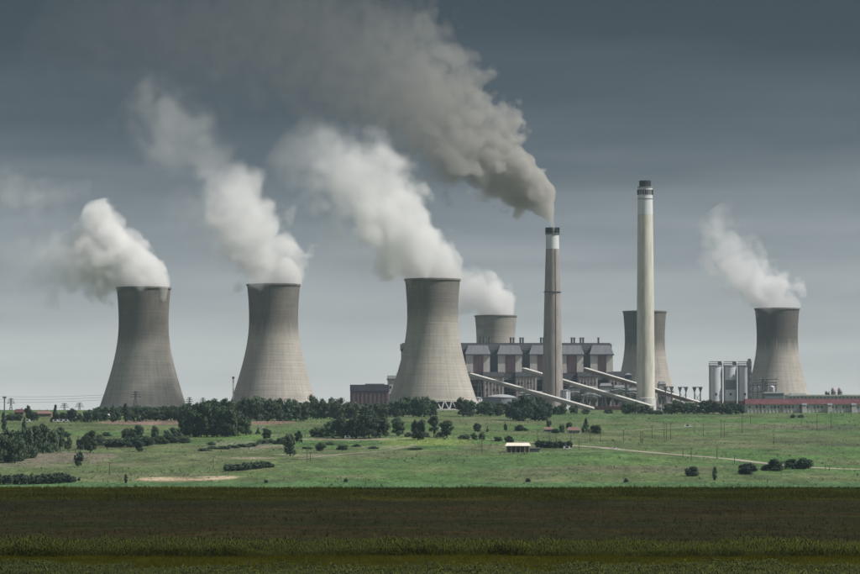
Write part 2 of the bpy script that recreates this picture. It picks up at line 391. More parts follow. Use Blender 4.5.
def track(name, pts_px, width, m, lift=.25):
    """a dirt road draped on the slope through photo points"""
    P = [hit(*p) for p in pts_px]; V = []
    for a, b_ in zip(P[:-1], P[1:]):
        k = max(2, int((b_ - a).length / 12))
        V += [a.lerp(b_, i / k) for i in range(k)]
    V.append(P[-1]); vs = []; L = len(V)
    for i, p in enumerate(V):
        d = V[min(i+1, L-1)] - V[max(i-1, 0)]; nrm = Vector((-d.y, d.x, 0)).normalized()
        w = width * (.7 + .6 * float(fbm(np.array([p.x / 18]), np.array([p.y / 18]), 2)[0]))
        for s_ in (-1, -.33, .33, 1):
            q = p + nrm * w / 2 * s_; vs.append((q.x, q.y, zg(q.x, q.y) + lift * (1 if abs(s_) < .5 else .35)))
    fs = np.array([(i*4+j, i*4+j+1, (i+1)*4+j+1, (i+1)*4+j) for i in range(L-1) for j in range(3)])
    o = link(name, fast_mesh(name, np.array(vs), [fs]), m); o['kind'] = 'structure'; return o
M['track'] = mat('track_earth', (.34, .31, .25), .95, .18, (.08, .08, .08))
M['track2'] = mat('track_pale_earth', (.24, .215, .165), .95, .22, (.06, .06, .06))
track('dirt_road', [(556, 444.5), (600, 447.5), (640, 451.5), (690, 456), (738, 460), (790, 466.5), (840, 469), (900, 470)], 7.5, M['track'])
track('dirt_path', [(470, 438.5), (510, 441), (556, 444.5)], 5, M['track2'])
track('grass_path', [(296, 459), (330, 455.5), (372, 452), (400, 448.5), (416, 444.5)], 4, M['track2'])
track('yard_path', [(306, 438.6), (345, 440), (380, 440.2), (410, 438.5)], 4.5, M['track2'])
track('upper_path', [(602, 432), (640, 430), (700, 426.5), (760, 427)], 4, M['track2'])

# ------------------------------------------------------------------ scatter (crops, weeds): uncountable cover
def scatter(name, templates, pos, size, m, label, cat, tilt=.15):
    k = len(templates); vs = []; fs = {}
    which = RNG.integers(0, k, len(pos)); o = 0
    for i, (tv, tf) in enumerate(templates):
        p = pos[which == i]; s_ = size[which == i]; n = len(p)
        if n == 0: continue
        a = RNG.random(n) * 2 * math.pi; ca_, sa = np.cos(a), np.sin(a)
        tl = RNG.normal(0, tilt, (n, 2))
        X = tv[None, :, 0] * ca_[:, None] - tv[None, :, 1] * sa[:, None]; Y = tv[None, :, 0] * sa[:, None] + tv[None, :, 1] * ca_[:, None]
        Z = np.repeat(tv[None, :, 2], n, 0)
        X = X + Z * tl[:, :1]; Y = Y + Z * tl[:, 1:]
        V = np.stack([X, Y, Z], -1) * s_[:, None, None] + p[:, None, :]
        vs.append(V.reshape(-1, 3))
        f = (tf[None] + (np.arange(n) * len(tv))[:, None, None] + o).reshape(-1, tf.shape[1]); fs.setdefault(tf.shape[1], []).append(f)
        o += n * len(tv)
    me = fast_mesh(name, np.concatenate(vs), [np.concatenate(f) for f in fs.values()])
    ob = link(name, me, m); tag(ob, label, cat, kind='stuff'); return ob
def leaf_tmpl(nleaf, h0, h1, length, width, droop, seed):
    r = random.Random(seed); vs = []; fs = []
    for i in range(nleaf):
        a = r.random() * 6.283; z0 = h0 + (h1 - h0) * r.random(); L = length * r.uniform(.6, 1.2); w = width * r.uniform(.7, 1.2)
        c, s_ = math.cos(a), math.sin(a); px_, py_ = -s_ * w / 2, c * w / 2
        m_ = (c * L * .5, s_ * L * .5, z0 + L * .45); e_ = (c * L, s_ * L, z0 + L * .45 - droop * L * r.uniform(.3, 1))
        o = len(vs); vs += [(-px_*.5, -py_*.5, z0), (px_*.5, py_*.5, z0), (m_[0]-px_, m_[1]-py_, m_[2]), (m_[0]+px_, m_[1]+py_, m_[2]), (e_[0]-px_*.2, e_[1]-py_*.2, e_[2]), (e_[0]+px_*.2, e_[1]+py_*.2, e_[2])]
        fs += [(o, o+1, o+3, o+2), (o+2, o+3, o+5, o+4)]
    return np.array(vs), np.array(fs)
def tuft_tmpl(nb, width, spread, seed):
    r = random.Random(seed); vs = []; fs = []
    for i in range(nb):
        a = r.random() * 6.283; b_ = r.random() * spread * .4; t_ = r.random() * spread; h = r.uniform(.6, 1.1)
        c, s_ = math.cos(a), math.sin(a); a2 = r.random() * 3.14; wx, wy = math.cos(a2) * width / 2, math.sin(a2) * width / 2
        o = len(vs); vs += [(c*b_-wx, s_*b_-wy, 0), (c*b_+wx, s_*b_+wy, 0), (c*t_, s_*t_, h)]; fs.append((o, o+1, o+2))
    return np.array(vs), np.array(fs)
def area(x0, x1, y0, y1, n, dens=None, wedge=True):
    """random points on the ground; wedge keeps to a little more than the frame's width"""
    yy = RNG.uniform(y0, y1, n); hw = yy * .129 * 1.45 if wedge else np.full(n, 1e9)
    xx = RNG.uniform(x0, x1, n); k = np.abs(xx) < hw
    if dens is not None: k &= RNG.random(n) < dens(xx, yy)
    xx, yy = xx[k], yy[k]
    if y1 < 470: yy = yy + (fbm(xx / 16 + y1, xx * 0 + y0, 4) - .5) * 16       # ragged edges of the crop strips
    return np.stack([xx, yy, zt(xx, yy) - .02], -1)
corn_t = [leaf_tmpl(6, .15, .9, .40, .065, .8, s) for s in range(6)]
P = area(-80, 80, 401, 427, 52000)
P[:, 1] = np.round(P[:, 1] / .75) * .75 + RNG.normal(0, .07, len(P))
hcorn = RNG.normal(1.05, .20, len(P)) * (.35 + 1.3 * fbm(P[:, 0] / 5, P[:, 1] / 6, 3))
scatter('corn_crop', corn_t, P, hcorn, M['corn'], 'dark band of standing maize across the near field', 'crop', .08)
soy_t = [leaf_tmpl(7, .1, .9, .34, .20, .55, 20 + s) for s in range(6)]
P = area(-75, 75, 322, 363, 42000, lambda a, b_: ss(fbm(a / 9 + 3, b_ / 5, 3) + ss(356 - b_, 0, 12) * .25, .44, .54))
scatter('leafy_crop', soy_t, P, RNG.normal(.62, .14, len(P)) * (.45 + 1.1 * fbm(P[:, 0] / 4, P[:, 1] / 4, 3)), M['soy'], 'dark broad-leaved crop along the bottom edge of the photograph', 'crop')
gr_t = [tuft_tmpl(5, .045, .35, 40 + s) for s in range(6)]
P = area(-80, 80, 322, 403, 110000)
scatter('yellow_grass', gr_t, P, RNG.normal(.42, .12, len(P)) * (.5 + 1.0 * fbm(P[:, 0] / 5, P[:, 1] / 5, 3)), M['ygrass'], 'yellowish grass strip between the maize and the leafy crop', 'grass')
P = area(-90, 90, 426, 466, 50000, lambda a, b_: .3 + .7 * (fbm(a / 12, b_ / 6, 3)))
scatter('dry_grass', gr_t, P, RNG.gamma(6, .05, len(P)), M['drygrass'], 'thin dry grass just behind the maize', 'grass')
P = area(-200, 200, 463, 760, 100000, lambda a, b_: .25 + 1.2 * (fbm(a / 30, b_ / 10, 3) - .35))
scatter('field_weed', [tuft_tmpl(4, .10, .6, 60 + s) for s in range(4)], P, RNG.gamma(4, .075, len(P)), M['weed'], 'low brown and green weeds over the bare dark field', 'weeds')
P = area(-220, 220, 760, 1004, 80000, lambda a, b_: .25 + .75 * ss(b_ + (fbm(a / 30, b_ / 20, 3) - .5) * 70, 765, 800))
scatter('field_grass', [tuft_tmpl(4, .14, .6, 70 + s) for s in range(4)], P, RNG.gamma(5, .085, len(P)) * (.5 + 1.1 * fbm(P[:, 0] / 14, P[:, 1] / 25, 3)), M['edge_crop'], 'olive green crop at the far edge of the near field', 'crop')
P = area(-560, 560, 1690, 3060, 150000, lambda a, b_: .12 + 2.4 * np.maximum(0, fbm(a / 40, b_ / 60, 4) - .45))
scatter('pasture_grass', [tuft_tmpl(4, .5, 1.0, 80 + s) for s in range(5)], P, RNG.gamma(3, .13, len(P)) * (.6 + .9 * fbm(P[:, 0] / 70, P[:, 1] / 90, 3)), M['slope_weed'], 'rough pasture grass and weeds on the slope below the power station', 'grass')

# ------------------------------------------------------------------ cooling towers
TH, RT = 121.0, 23.6
def tower_r(z):
    dz = z - TH * .72
    c = 55.2 if dz < 0 else 80.0
    return RT * math.sqrt(1 + (dz / c) ** 2)
LEGZ = 7.5
def tower_meshes():
    pr = [(tower_r(LEGZ + (TH - LEGZ) * i / 44), LEGZ + (TH - LEGZ) * i / 44) for i in range(45)]
    sh = MB().lathe((0, 0, 0), pr, 112, close=False); outer = len(sh.f)
    inn = [(r - .55, z) for r, z in pr[::-1]]
    prof = pr[-1:] + inn + pr[:1]
    sh.lathe((0, 0, 0), prof, 112, close=False)
    me = sh.mesh('shell'); smooth(me)
    rm = MB().lathe((0, 0, 0), [(tower_r(TH) + .02, TH - 1.6), (tower_r(TH) + .7, TH - 1.5), (tower_r(TH) + .7, TH + .1), (tower_r(TH) - .6, TH + .12)], 112, close=False).mesh('rim')
    r0, r1 = tower_r(0) + .6, tower_r(LEGZ)
    lm = MB(); da = math.pi / 36
    for s_ in (-1, 1):
        lm.bar((r0, 0, -.5), (r1 * math.cos(da) - .3, s_ * r1 * math.sin(da), LEGZ + .6), .85)
    leg = lm.mesh('leg')
    ri = MB().lathe((0, 0, 0), [(r1 + .25, LEGZ - .35), (r1 + .35, LEGZ + 1.0), (r1 - .9, LEGZ + 1.0), (r1 - .9, LEGZ - .35), (r1 + .25, LEGZ - .35)], 112, close=False).mesh('ring_beam')
    ba = MB().lathe((0, 0, 0), [(r0 + 1.4, -1.5), (r0 + 1.4, .7), (r0 + .9, .7), (r0 + .9, .2), (0.1, .2)], 72, close=False).mesh('basin')
    fi = MB().lathe((0, 0, 0), [(r1 - 5.5, -.2), (r1 - 5.5, LEGZ + 1.5), (.1, LEGZ + 1.6)], 48, close=False).mesh('fill_pack')
    return me, rm, leg, ri, ba, fi
TM = tower_meshes()
TOWERS = [(143.5, 3155, 'leftmost cooling tower, grey concrete, steam drifting left over its rim'),
          (273.5, 3205, 'second cooling tower from the left, weathered concrete with a darker upper part behind the big grove'),
          (432.6, 3085, 'nearest concrete cooling tower with splayed white legs showing at its base'),
          (495.8, 4075, 'cooling tower top rising behind the boiler house roof'),
          (644.8, 3932, 'cooling tower without steam half hidden behind the tall cream chimney'),
          (777.3, 3842, 'rightmost cooling tower, dark upper half, beside the three silos')]
TPOS = []
dark_tops = [(.46, .56), (.44, .62), (.50, .70), (.75, .80), (.40, .62), (.32, .63)]  # per tower: how dark the upper part is, height where it sets in
for i, (px, D, lab) in enumerate(TOWERS):
    X = PX(px, D, 350); zb = 42.0 if D < 3500 else zg(X, D)
    zb = zg(X, D)
    T = thing('cooling_tower', lab, 'cooling tower', (X, D, zb), 'cooling towers of the power station')
    TPOS.append((X, D, zb + TH))
    tm = concrete('tower_concrete', (.425, .396, .356), TH, dark_tops[i][0], dark_tops[i][1])
    shm = TM[0] if i == 0 else TM[0].copy(); shm.materials.clear()
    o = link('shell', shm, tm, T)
    link('rim', TM[1], M['tower'] if i == 0 else None, T); link('ring_beam', TM[3], M['leg'], T); link('basin', TM[4], M['leg'], T); link('fill_pack', TM[5], M['basin'], T)
    for k in range(36):
        L = link('leg', TM[2], M['leg'], T); L.rotation_euler.z = k * math.pi / 18

# ------------------------------------------------------------------ chimneys
def chimney(px, D, ytop, label, segs, extra):
    X = PX(px, D, 350); zb = zg(X, D)
    T = thing('chimney', label, 'chimney', (X, D, zb)); s_ = MPP(D)
    for name, rows, m in segs:                   # rows: (py, halfwidth px)
        mb = MB().lathe((X, D, 0), [(hw * s_, PZ(py, D) if py < 420 else zb - 1) for py, hw in rows], 40, close=True)
        part(name, mb, m, T, sm=False)
    extra(T, X, D, s_, zb); return T
def ex1(T, X, D, s_, zb):
    for py, hw in ((292, 8.1), (234, 6.7)):
        zc = PZ(py, D); part('gallery_ring', MB().lathe((X, D, zc), [(hw*s_-.4, -.5), (hw*s_+.8, -.4), (hw*s_+.8, .4), (hw*s_-.4, .5)], 40), M['steel'], T)
    for k in range(12):
        a = k * math.pi / 6; r = 6.75 * s_; c, q = math.cos(a), math.sin(a)
        part('cap_rib', MB().bar((X + r*c, D + r*q, PZ(233, D)), (X + r*c, D + r*q, PZ(227.6, D)), .8), M['soot'], T)
    lx = X + 3; mb = MB()
    ly = lambda py, hw: D - hw * s_ * .93 - .4
    mb.bar((lx, ly(249, 6.75), PZ(249, D)), (lx, ly(399, 10.8), PZ(399, D)), .35); part('ladder', mb, M['steel'], T)
def ex2(T, X, D, s_, zb):
    r = 7.42 * s_
    for k in range(24):
        a = k * math.pi / 12; c, q = math.cos(a), math.sin(a)
        part('slot', MB().bar((X + r*c, D + r*q, PZ(195, D)), (X + r*c, D + r*q, PZ(190, D)), .9, 1.15), M['soot'], T)
    part('gallery_ring', MB().lathe((X, D, PZ(187.4, D)), [(6*s_, -.4), (7.95*s_, -.4), (7.95*s_, .5), (6*s_, .5)], 40), M['steel_light'], T)
    part('gallery_ring', MB().lathe((X, D, PZ(199, D)), [(7*s_, -.3), (7.9*s_, -.3), (7.9*s_, .3), (7*s_, .3)], 40), M['steel_light'], T)
    part('plinth', MB().lathe((X, D, zb - 1), [(10.4*s_, 0), (10.2*s_, PZ(398, D) - zb + 1), (8.8*s_, PZ(397.6, D) - zb + 1)], 40), M['pale_wall'], T)
chimney(552.6, 3345, 228, 'brown brick chimney with white band, pouring out dark smoke', [
    ('cap', [(233.4, 6.5), (227.8, 6.35)], M['soot']),
    ('white_band', [(249, 6.7), (233.4, 6.5)], M['white_paint']),
    ('shaft', [(425, 11.6), (398, 10.6), (292, 8.0), (249, 6.7)], M['chim1'])], ex1)
chimney(645.6, 3275, 181, 'tallest chimney, cream shaft with white top and no smoke', [
    ('flue_cap', [(187.4, 5.9), (180.8, 5.9)], M['soot']),
    ('white_top', [(214.5, 7.75), (187.4, 7.4)], M['white_paint']),
    ('shaft', [(425, 9.6), (398, 9.2), (300, 8.5), (214.5, 7.75)], M['cream'])], ex2)

# ------------------------------------------------------------------ boiler house
D = 3500
def bx(mb, x0, x1, ya, yb, d0, d1, D=D):   # photo columns and rows -> a box between depths d0 (front) and d1
    return mb.box(PX(x0, D), PX(x1, D), d0, d1, PZ(yb, D) if yb < 420 else 42.0, PZ(ya, D))
T = thing('boiler_house', 'long pink and cream boiler house with grey hipped roofs behind the chimneys', 'power station', (PX(506, D), D, zg(PX(506, D), D)))
hall = part('hall_wall', bx(MB(), 401, 611.5, 349.5, 430, D + 13, D + 62), M['wall_blue'], T)
part('hall_roof', bx(MB(), 400, 612.5, 343.6, 349.4, D + 11, D + 64), M['roof_grey'], T)
part('parapet', bx(MB(), 402, 611, 342.6, 343.5, D + 12, D + 63), M['dark'], T)
units = [402.5, 434, 466, 498, 530, 559.5, 590.5]
for u in units:
    w = 22.5 if u > 585 else 24
    a, b_ = u, u + w; bay = bx(MB(), a, a + 7.2, 354.6, 373, D, D + 12.9)
    p_ = part('pier', bay, M['wall_cream'], T)
    part('pier', bx(MB(), b_ - 6.6, b_, 354.6, 373, D, D + 12.9), M['wall_cream'], T)
    pn = (b_ - 6.6 - a - 7.2) / 4
    for j in range(4):
        part('cladding_panel', bx(MB(), a + 7.25 + pn * j, a + 7.2 + pn * (j + 1) - .08, 354.7, 373, D + 2.2 + .12 * (j % 2), D + 12.8), M['wall_pink'], T)
    fa = (PX(a - 1, D), PX(b_ + 1, D), D - 1.5, D + 10.9); fb = (PX(a + 2.2, D), PX(b_ - 2.2, D), D + 6, D + 10.9)
    part('hipped_roof', MB().frustum(fa, PZ(354.5, D), fb, PZ(345.2, D)), M['roof_grey'], T)
    part('eave', bx(MB(), a - 1.2, b_ + 1.2, 354.1, 355.1, D - 1.9, D + 10.8), M['dark'], T)
for u in units[:-1]:
    a, b_ = u + 24, u + 32 if u < 525 else u + 30.5
    part('slot_lintel', bx(MB(), a + .1, b_ - .1, 349.5, 352.6, D + 8, D + 12.9), M['dark'], T)
    part('slot_panel', bx(MB(), a + .1, b_ - .1, 352.7, 373, D + 10.5, D + 12.9), M['wall_blue'], T)
for sx in (481, 484.5, 490, 511.5, 514.3, 521.2, 523.8, 542, 544.6, 573, 575.6, 582, 584.6, 600):
    part('vent_stack', MB().lathe((PX(sx, D), D + 30, PZ(344, D)), [(1.0, 0), (1.0, PZ(337.5, D) - PZ(344, D)), (1.3, PZ(337.4, D) - PZ(344, D)), (1.3, PZ(336.6, D) - PZ(344, D))], 10), M['steel'], T)
for x0, x1 in ((402, 430), (455, 470), (483, 503.5), (515, 536), (547, 558), (577, 596.5), (607.5, 627.6)):
    an = part('annex', bx(MB(), x0, x1, 377, 430, D - 28, D - .4), M['wall_pale'], T)
    part('annex_roof', bx(MB(), x0 - .4, x1 + .4, 372.4, 376.9, D - 29, D - .3), M['roof_grey'], T, an)
    n = int((x1 - x0) / 3)
    for j in range(n):
        xx = x0 + (j + .5) * (x1 - x0) / n
        part('pilaster', bx(MB(), xx - .22, xx + .22, 377.2, 406, D - 28.5, D - 27.9), M['wall_cream'], T, an)
    for row in (382.5, 389, 395.5):
        for j in range(n):
            if (j * 7 + int(row)) % 3 == 0: continue
            xx = x0 + (j + 1) * (x1 - x0) / n - (x1 - x0) / n / 2 + .5 * (x1 - x0) / n
            if xx > x1 - .9: continue
            part('window', bx(MB(), xx - .75, xx + .75, row, row + 2.2, D - 28.25, D - 27.9), M['window'], T, an)
for x0, x1 in ((430, 455), (470, 483), (503.5, 515), (536, 547), (558, 577), (596.5, 607.5)):
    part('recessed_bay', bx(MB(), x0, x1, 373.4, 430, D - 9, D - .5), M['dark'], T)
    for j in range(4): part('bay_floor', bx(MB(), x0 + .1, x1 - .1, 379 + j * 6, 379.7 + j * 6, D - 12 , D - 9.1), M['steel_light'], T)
part('end_block', bx(MB(), 612, 627.4, 373, 430, D, D + 40), M['wall_pale'], T)
part('end_block_roof', bx(MB(), 611.9, 628, 371.4, 372.9, D - .2, D + 41), M['roof_grey'], T)

# transfer tower where the upper conveyors end, pale block and maroon hall left of the near tower
def simple_building(name, label, cat, x0, x1, ytop, D, depth, wm, rm, roofrow, over=.6, group=None, base=None):
    X = PX((x0 + x1) / 2, D); zb = zg(X, D)
    T = thing(name, label, cat, (X, D, zb), group); zb = (zb if base is None else base) - .6
    a, b_ = PX(x0, D), PX(x1, D); zr = PZ(roofrow, D); ztp = PZ(ytop, D)
    w = part('wall', MB().box(a, b_, D, D + depth, zb, zr), wm, T)
    part('roof', MB().box(a - over, b_ + over, D - over, D + depth + over, zr + .003, ztp), rm, T)
    return T, w, a, b_, zb, zr, ztp
T, w, a, b_, zb, zr, ztp = simple_building('maroon_hall', 'maroon walled hall with a dark slate band left of the nearest cooling tower', 'building', 350.6, 388.4, 384.6, 3250, 45, M['maroon'], M['slate_band'], 391)
part('roof_cap', MB().box(a + 14, b_ - 4, 3256, 3290, ztp + .003, ztp + 1.1), M['roof_grey'], T)
for j in range(9):
    xx = a + (b_ - a) * (j + .5) / 9; part('pilaster', MB().box(xx - .25, xx + .25, 3249.6, 3249.98, zb, zr), M['slate_band'], T, w)
part('downpipe', MB().box(a - .4, a + .1, 3249.4, 3249.9, zb, zr), M['slate_band'], T)
for j in range(4): part('door', MB().box(a + 4 + j * 8.3, a + 8 + j * 8.3, 3249.7, 3249.98, zb, zb + 5), M['dark'], T, w)
T, w, a, b_, zb, zr, ztp = simple_building('pale_block', 'pale block with a dark parapet line between maroon hall and nearest cooling tower', 'building', 387.5, 412, 375.4, 3420, 40, M['pale_wall'], M['pale_wall'], 378.8, .5)
part('parapet_band', MB().box(a - .8, b_ + .8, 3419, 3460.8, zr - .9, zr + .2), M['dark'], T)
part('upper_block', MB().box(PX(396, 3420), b_, 3428, 3458, ztp + .003, PZ(372.6, 3420)), M['pale_wall'], T)
for r_ in range(3):
    for j in range(5): part('window', MB().box(a + 2 + j * 4.6, a + 4 + j * 4.6, 3419.8, 3419.99, zb + 8 + r_ * 8, zb + 10.5 + r_ * 8), M['window'], T, w)

# domed tank, small tank, clutter of the precipitator yard
def tank(px, hw, ytop, ybase, D, label, dome=.35, m='silo', cat='tank'):
    X = PX(px, D); zb = zg(X, D); s_ = MPP(D); r = hw * s_; z1 = PZ(ytop, D); zs = z1 - r * dome
    T = thing('storage_tank', label, cat, (X, D, zb))
    part('shell', MB().lathe((X, D, 0), [(r, zb - .5), (r, zs)], 32), M[m], T)
    part('roof', MB().lathe((X, D, zs), [(r + .3, .01), (r * .8, r * dome * .45), (r * .45, r * dome * .85), (.1, r * dome)], 32), M['tank_roof'], T, sm=True)
    part('rim', MB().lathe((X, D, zs - .4), [(r + .35, 0), (r + .35, .5), (r - .1, .5), (r - .1, 0)], 32), M['steel'], T)
    for k in range(8):
        q = k * math.pi / 4; part('post', MB().bar((X + (r + .25) * math.cos(q), D + (r + .25) * math.sin(q), zb), (X + (r + .25) * math.cos(q), D + (r + .25) * math.sin(q), zs), .4), M['steel_light'], T)
tank(501, 16.5, 394.2, 406, 3230, 'wide tank with a pale domed roof right of the nearest cooling tower', .22, 'patch')
tank(565.5, 4.6, 389.5, 402, 3280, 'small white round tank at the foot of the smoking chimney', .2)
tank(478, 4.2, 397, 406, 3200, 'small round tank beside the base of the nearest cooling tower', .25)

def yard_module(px0, px1, ytop, D, label, seed, group):
    """electrostatic precipitator: hoppers and casing on a steel frame with ducts"""
    r = random.Random(seed); a, b_ = PX(px0, D), PX(px1, D); X = (a + b_) / 2; zb = zg(X, D); zt_ = PZ(ytop, D)
    T = thing('precipitator', label, 'filter unit', (X, D, zb), group); h = zt_ - zb
    part('casing', MB().box(a, b_, D, D + 22, zb + h * .5, zt_ - h * .1), M[r.choice(['steel_light', 'wall_blue', 'wall_pale'])], T)
    part('roof', MB().frustum((a - .4, b_ + .4, D - .4, D + 22.4), zt_ - h * .1 + .005, (a + 1.2, b_ - 1.2, D + 3, D + 19), zt_), M['steel_light'], T)
    n = max(2, int((b_ - a) / 5)); w = (b_ - a) / n
    for j in range(n):
        part('hopper', MB().frustum((a + w*(j+.38), a + w*(j+.62), D + 8, D + 12), zb + h*.22, (a + w*j + .1, a + w*(j+1) - .1, D + .3, D + 20), zb + h*.5 - .01), M[r.choice(['steel', 'steel_light'])], T)
    for j in range(n + 1):
        xx = a + w * j; part('post', MB().bar((xx, D - .2, zb), (xx, D - .2, zb + h * .5), .5), M['steel'], T)
        if j < n: part('brace', MB().bar((xx, D - .3, zb + 1), (xx + w, D - .3, zb + h * .45), .3), M['steel_light'], T)
    y0 = zb + h * r.uniform(.6, .8)
    part('duct', MB().tube([(a - 3, D - 1.5, y0), ((a+b_)/2, D - 1.5, y0 + 1.5), (b_ + 3, D - 1.5, y0 - 1)], 1.0, 8), M['steel_light'], T)
    part('walkway', MB().box(a - .5, b_ + .5, D - 1.2, D - .1, zb + h*.5 - .4, zb + h*.5 - .2), M['pale_wall'], T)
    for j in range(n): part('access_door', MB().box(a + w*(j+.3), a + w*(j+.7), D - .15, D - .01, zb + h*.56, zb + h*.74), M[r.choice(['dark', 'pale_wall', 'wall_cream'])], T)
yl = [(570, 582, 384), (584, 598, 386), (600, 612, 383), (614, 627, 385), (628, 637, 388)]
wd = ['first', 'second', 'third', 'fourth', 'fifth']
for j, (p0, p1, yt) in enumerate(yl):
    yard_module(p0, p1, yt, 3400 - 6 * (j % 2), f'{wd[j]} grey filter unit from the left in the yard between the two chimneys', j, 'filter units between the chimneys')
for j, (p0, p1, yt, lab) in enumerate([(659, 666, 381, 'grey steel plant block just right of the tall cream chimney'), (521, 544, 391, 'low grey plant block left of the smoking chimney')]):
    yard_module(p0, p1, yt, 3390, lab, 10 + j, 'filter units between the chimneys')
simple_building('red_shed', 'low red brick shed with a pale roof under the conveyors', 'building', 596, 624, 406.2, 3120, 20, M['brick_red'], M['red_roof'], 408.2)
simple_building('white_hut', 'small white hut among the trees below the tall chimney', 'hut', 657, 663.5, 409.6, 2990, 6, M['pale_wall'], M['pale_wall'], 410.6)
simple_building('low_shed', 'low shed at the foot of the third conveyor right of the tall chimney', 'building', 668, 694, 401.5, 3150, 18, M['brick_red'], M['pale_wall'], 403.4)
simple_building('pink_block', 'pale pink block behind the third conveyor', 'building', 663, 673, 391, 3450, 20, M['wall_pale'], M['roof_grey'], 392.5)

# conveyors
def conveyor(p, q, label, hgt, wid, wallm, nleg, head=True):
    A = at(*p); B = at(*q); mid = (A + B) / 2; zb = zg(mid.x, mid.y)
    T = thing('conveyor', label, 'conveyor', (mid.x, mid.y, zb), 'inclined conveyor galleries')
    part('gallery', MB().bar(A, B, wid, hgt), wallm, T)
    up = Vector((0, 0, hgt / 2 + .35)); part('roof', MB().bar(A + up, B + up, wid + .8, .7), M['gallery_roof'], T)
    part('truss', MB().bar(A - up, B - up, wid + .3, .6), M['rust_side'], T)
    n = 26
    for j in range(n):
        c = A.lerp(B, (j + .5) / n); part('sheet_rib', MB().bar(c + Vector((0, -wid / 2 - .1, -hgt / 2)), c + Vector((0, -wid / 2 - .1, hgt / 2)), .25, .2), wallm, T)
    for j in range(nleg):
        c = A.lerp(B, (j + .5) / nleg); g = zg(c.x, c.y) - .5
        if c.z - hgt / 2 - g < 2: continue
        tr = part('trestle', MB().bar((c.x - 3.2, c.y, g), (c.x - .6, c.y, c.z - hgt / 2 - .6), .7).bar((c.x + 3.2, c.y, g), (c.x + .6, c.y, c.z - hgt / 2 - .6), .7), M['steel_light'], T)
        part('brace', MB().bar((c.x - 2.6, c.y - .4, g + 3), (c.x + 1.6, c.y - .4, (c.z + g) / 2), .4), M['steel_light'], T, tr)
    return T
conveyor((471, 375.0, 3420), (602, 412.0, 3150), 'nearest long white conveyor sloping from behind the cooling tower to the trees', 2.5, 4.0, M['gallery'], 7)
conveyor((524, 369.6, 3462), (652, 407.3, 3205), 'middle pale conveyor passing behind the smoking chimney', 2.5, 4.0, M['gallery'], 7)
conveyor((585, 369.4, 3460), (703, 404.5, 3300), 'rear conveyor passing behind the tall cream chimney, brown sided at its lower end', 2.5, 4.0, M['rust_side'], 7)
T = thing('transfer_tower', 'dark steel transfer tower at the right end of the boiler house', 'tower', at(628, 405, 3440) * 1.0)
T.location.z = zg(T.location.x, 3440)
part('cabin', MB().box(PX(625, 3440), PX(631.5, 3440), 3436, 3446, PZ(383, 3440), PZ(375, 3440)), M['steel'], T)
part('cabin_roof', MB().frustum((PX(624.6, 3440), PX(632, 3440), 3435, 3447), PZ(375, 3440) + .004, (PX(627, 3440), PX(629.6, 3440), 3439, 3443), PZ(373, 3440)), M['wall_blue'], T)
for j in range(4): part('leg', MB().bar((PX(625.4 if j % 2 else 631, 3440), 3437 + 8 * (j // 2), T.location.z - .5), (PX(625.4 if j % 2 else 631, 3440), 3437 + 8 * (j // 2), PZ(383, 3440)), .6), M['steel'], T)
for j in range(3): part('brace', MB().bar((PX(625.4, 3440), 3436.6, PZ(403 - j*6, 3440)), (PX(631, 3440), 3436.6, PZ(397 - j*6, 3440)), .4), M['steel'], T)

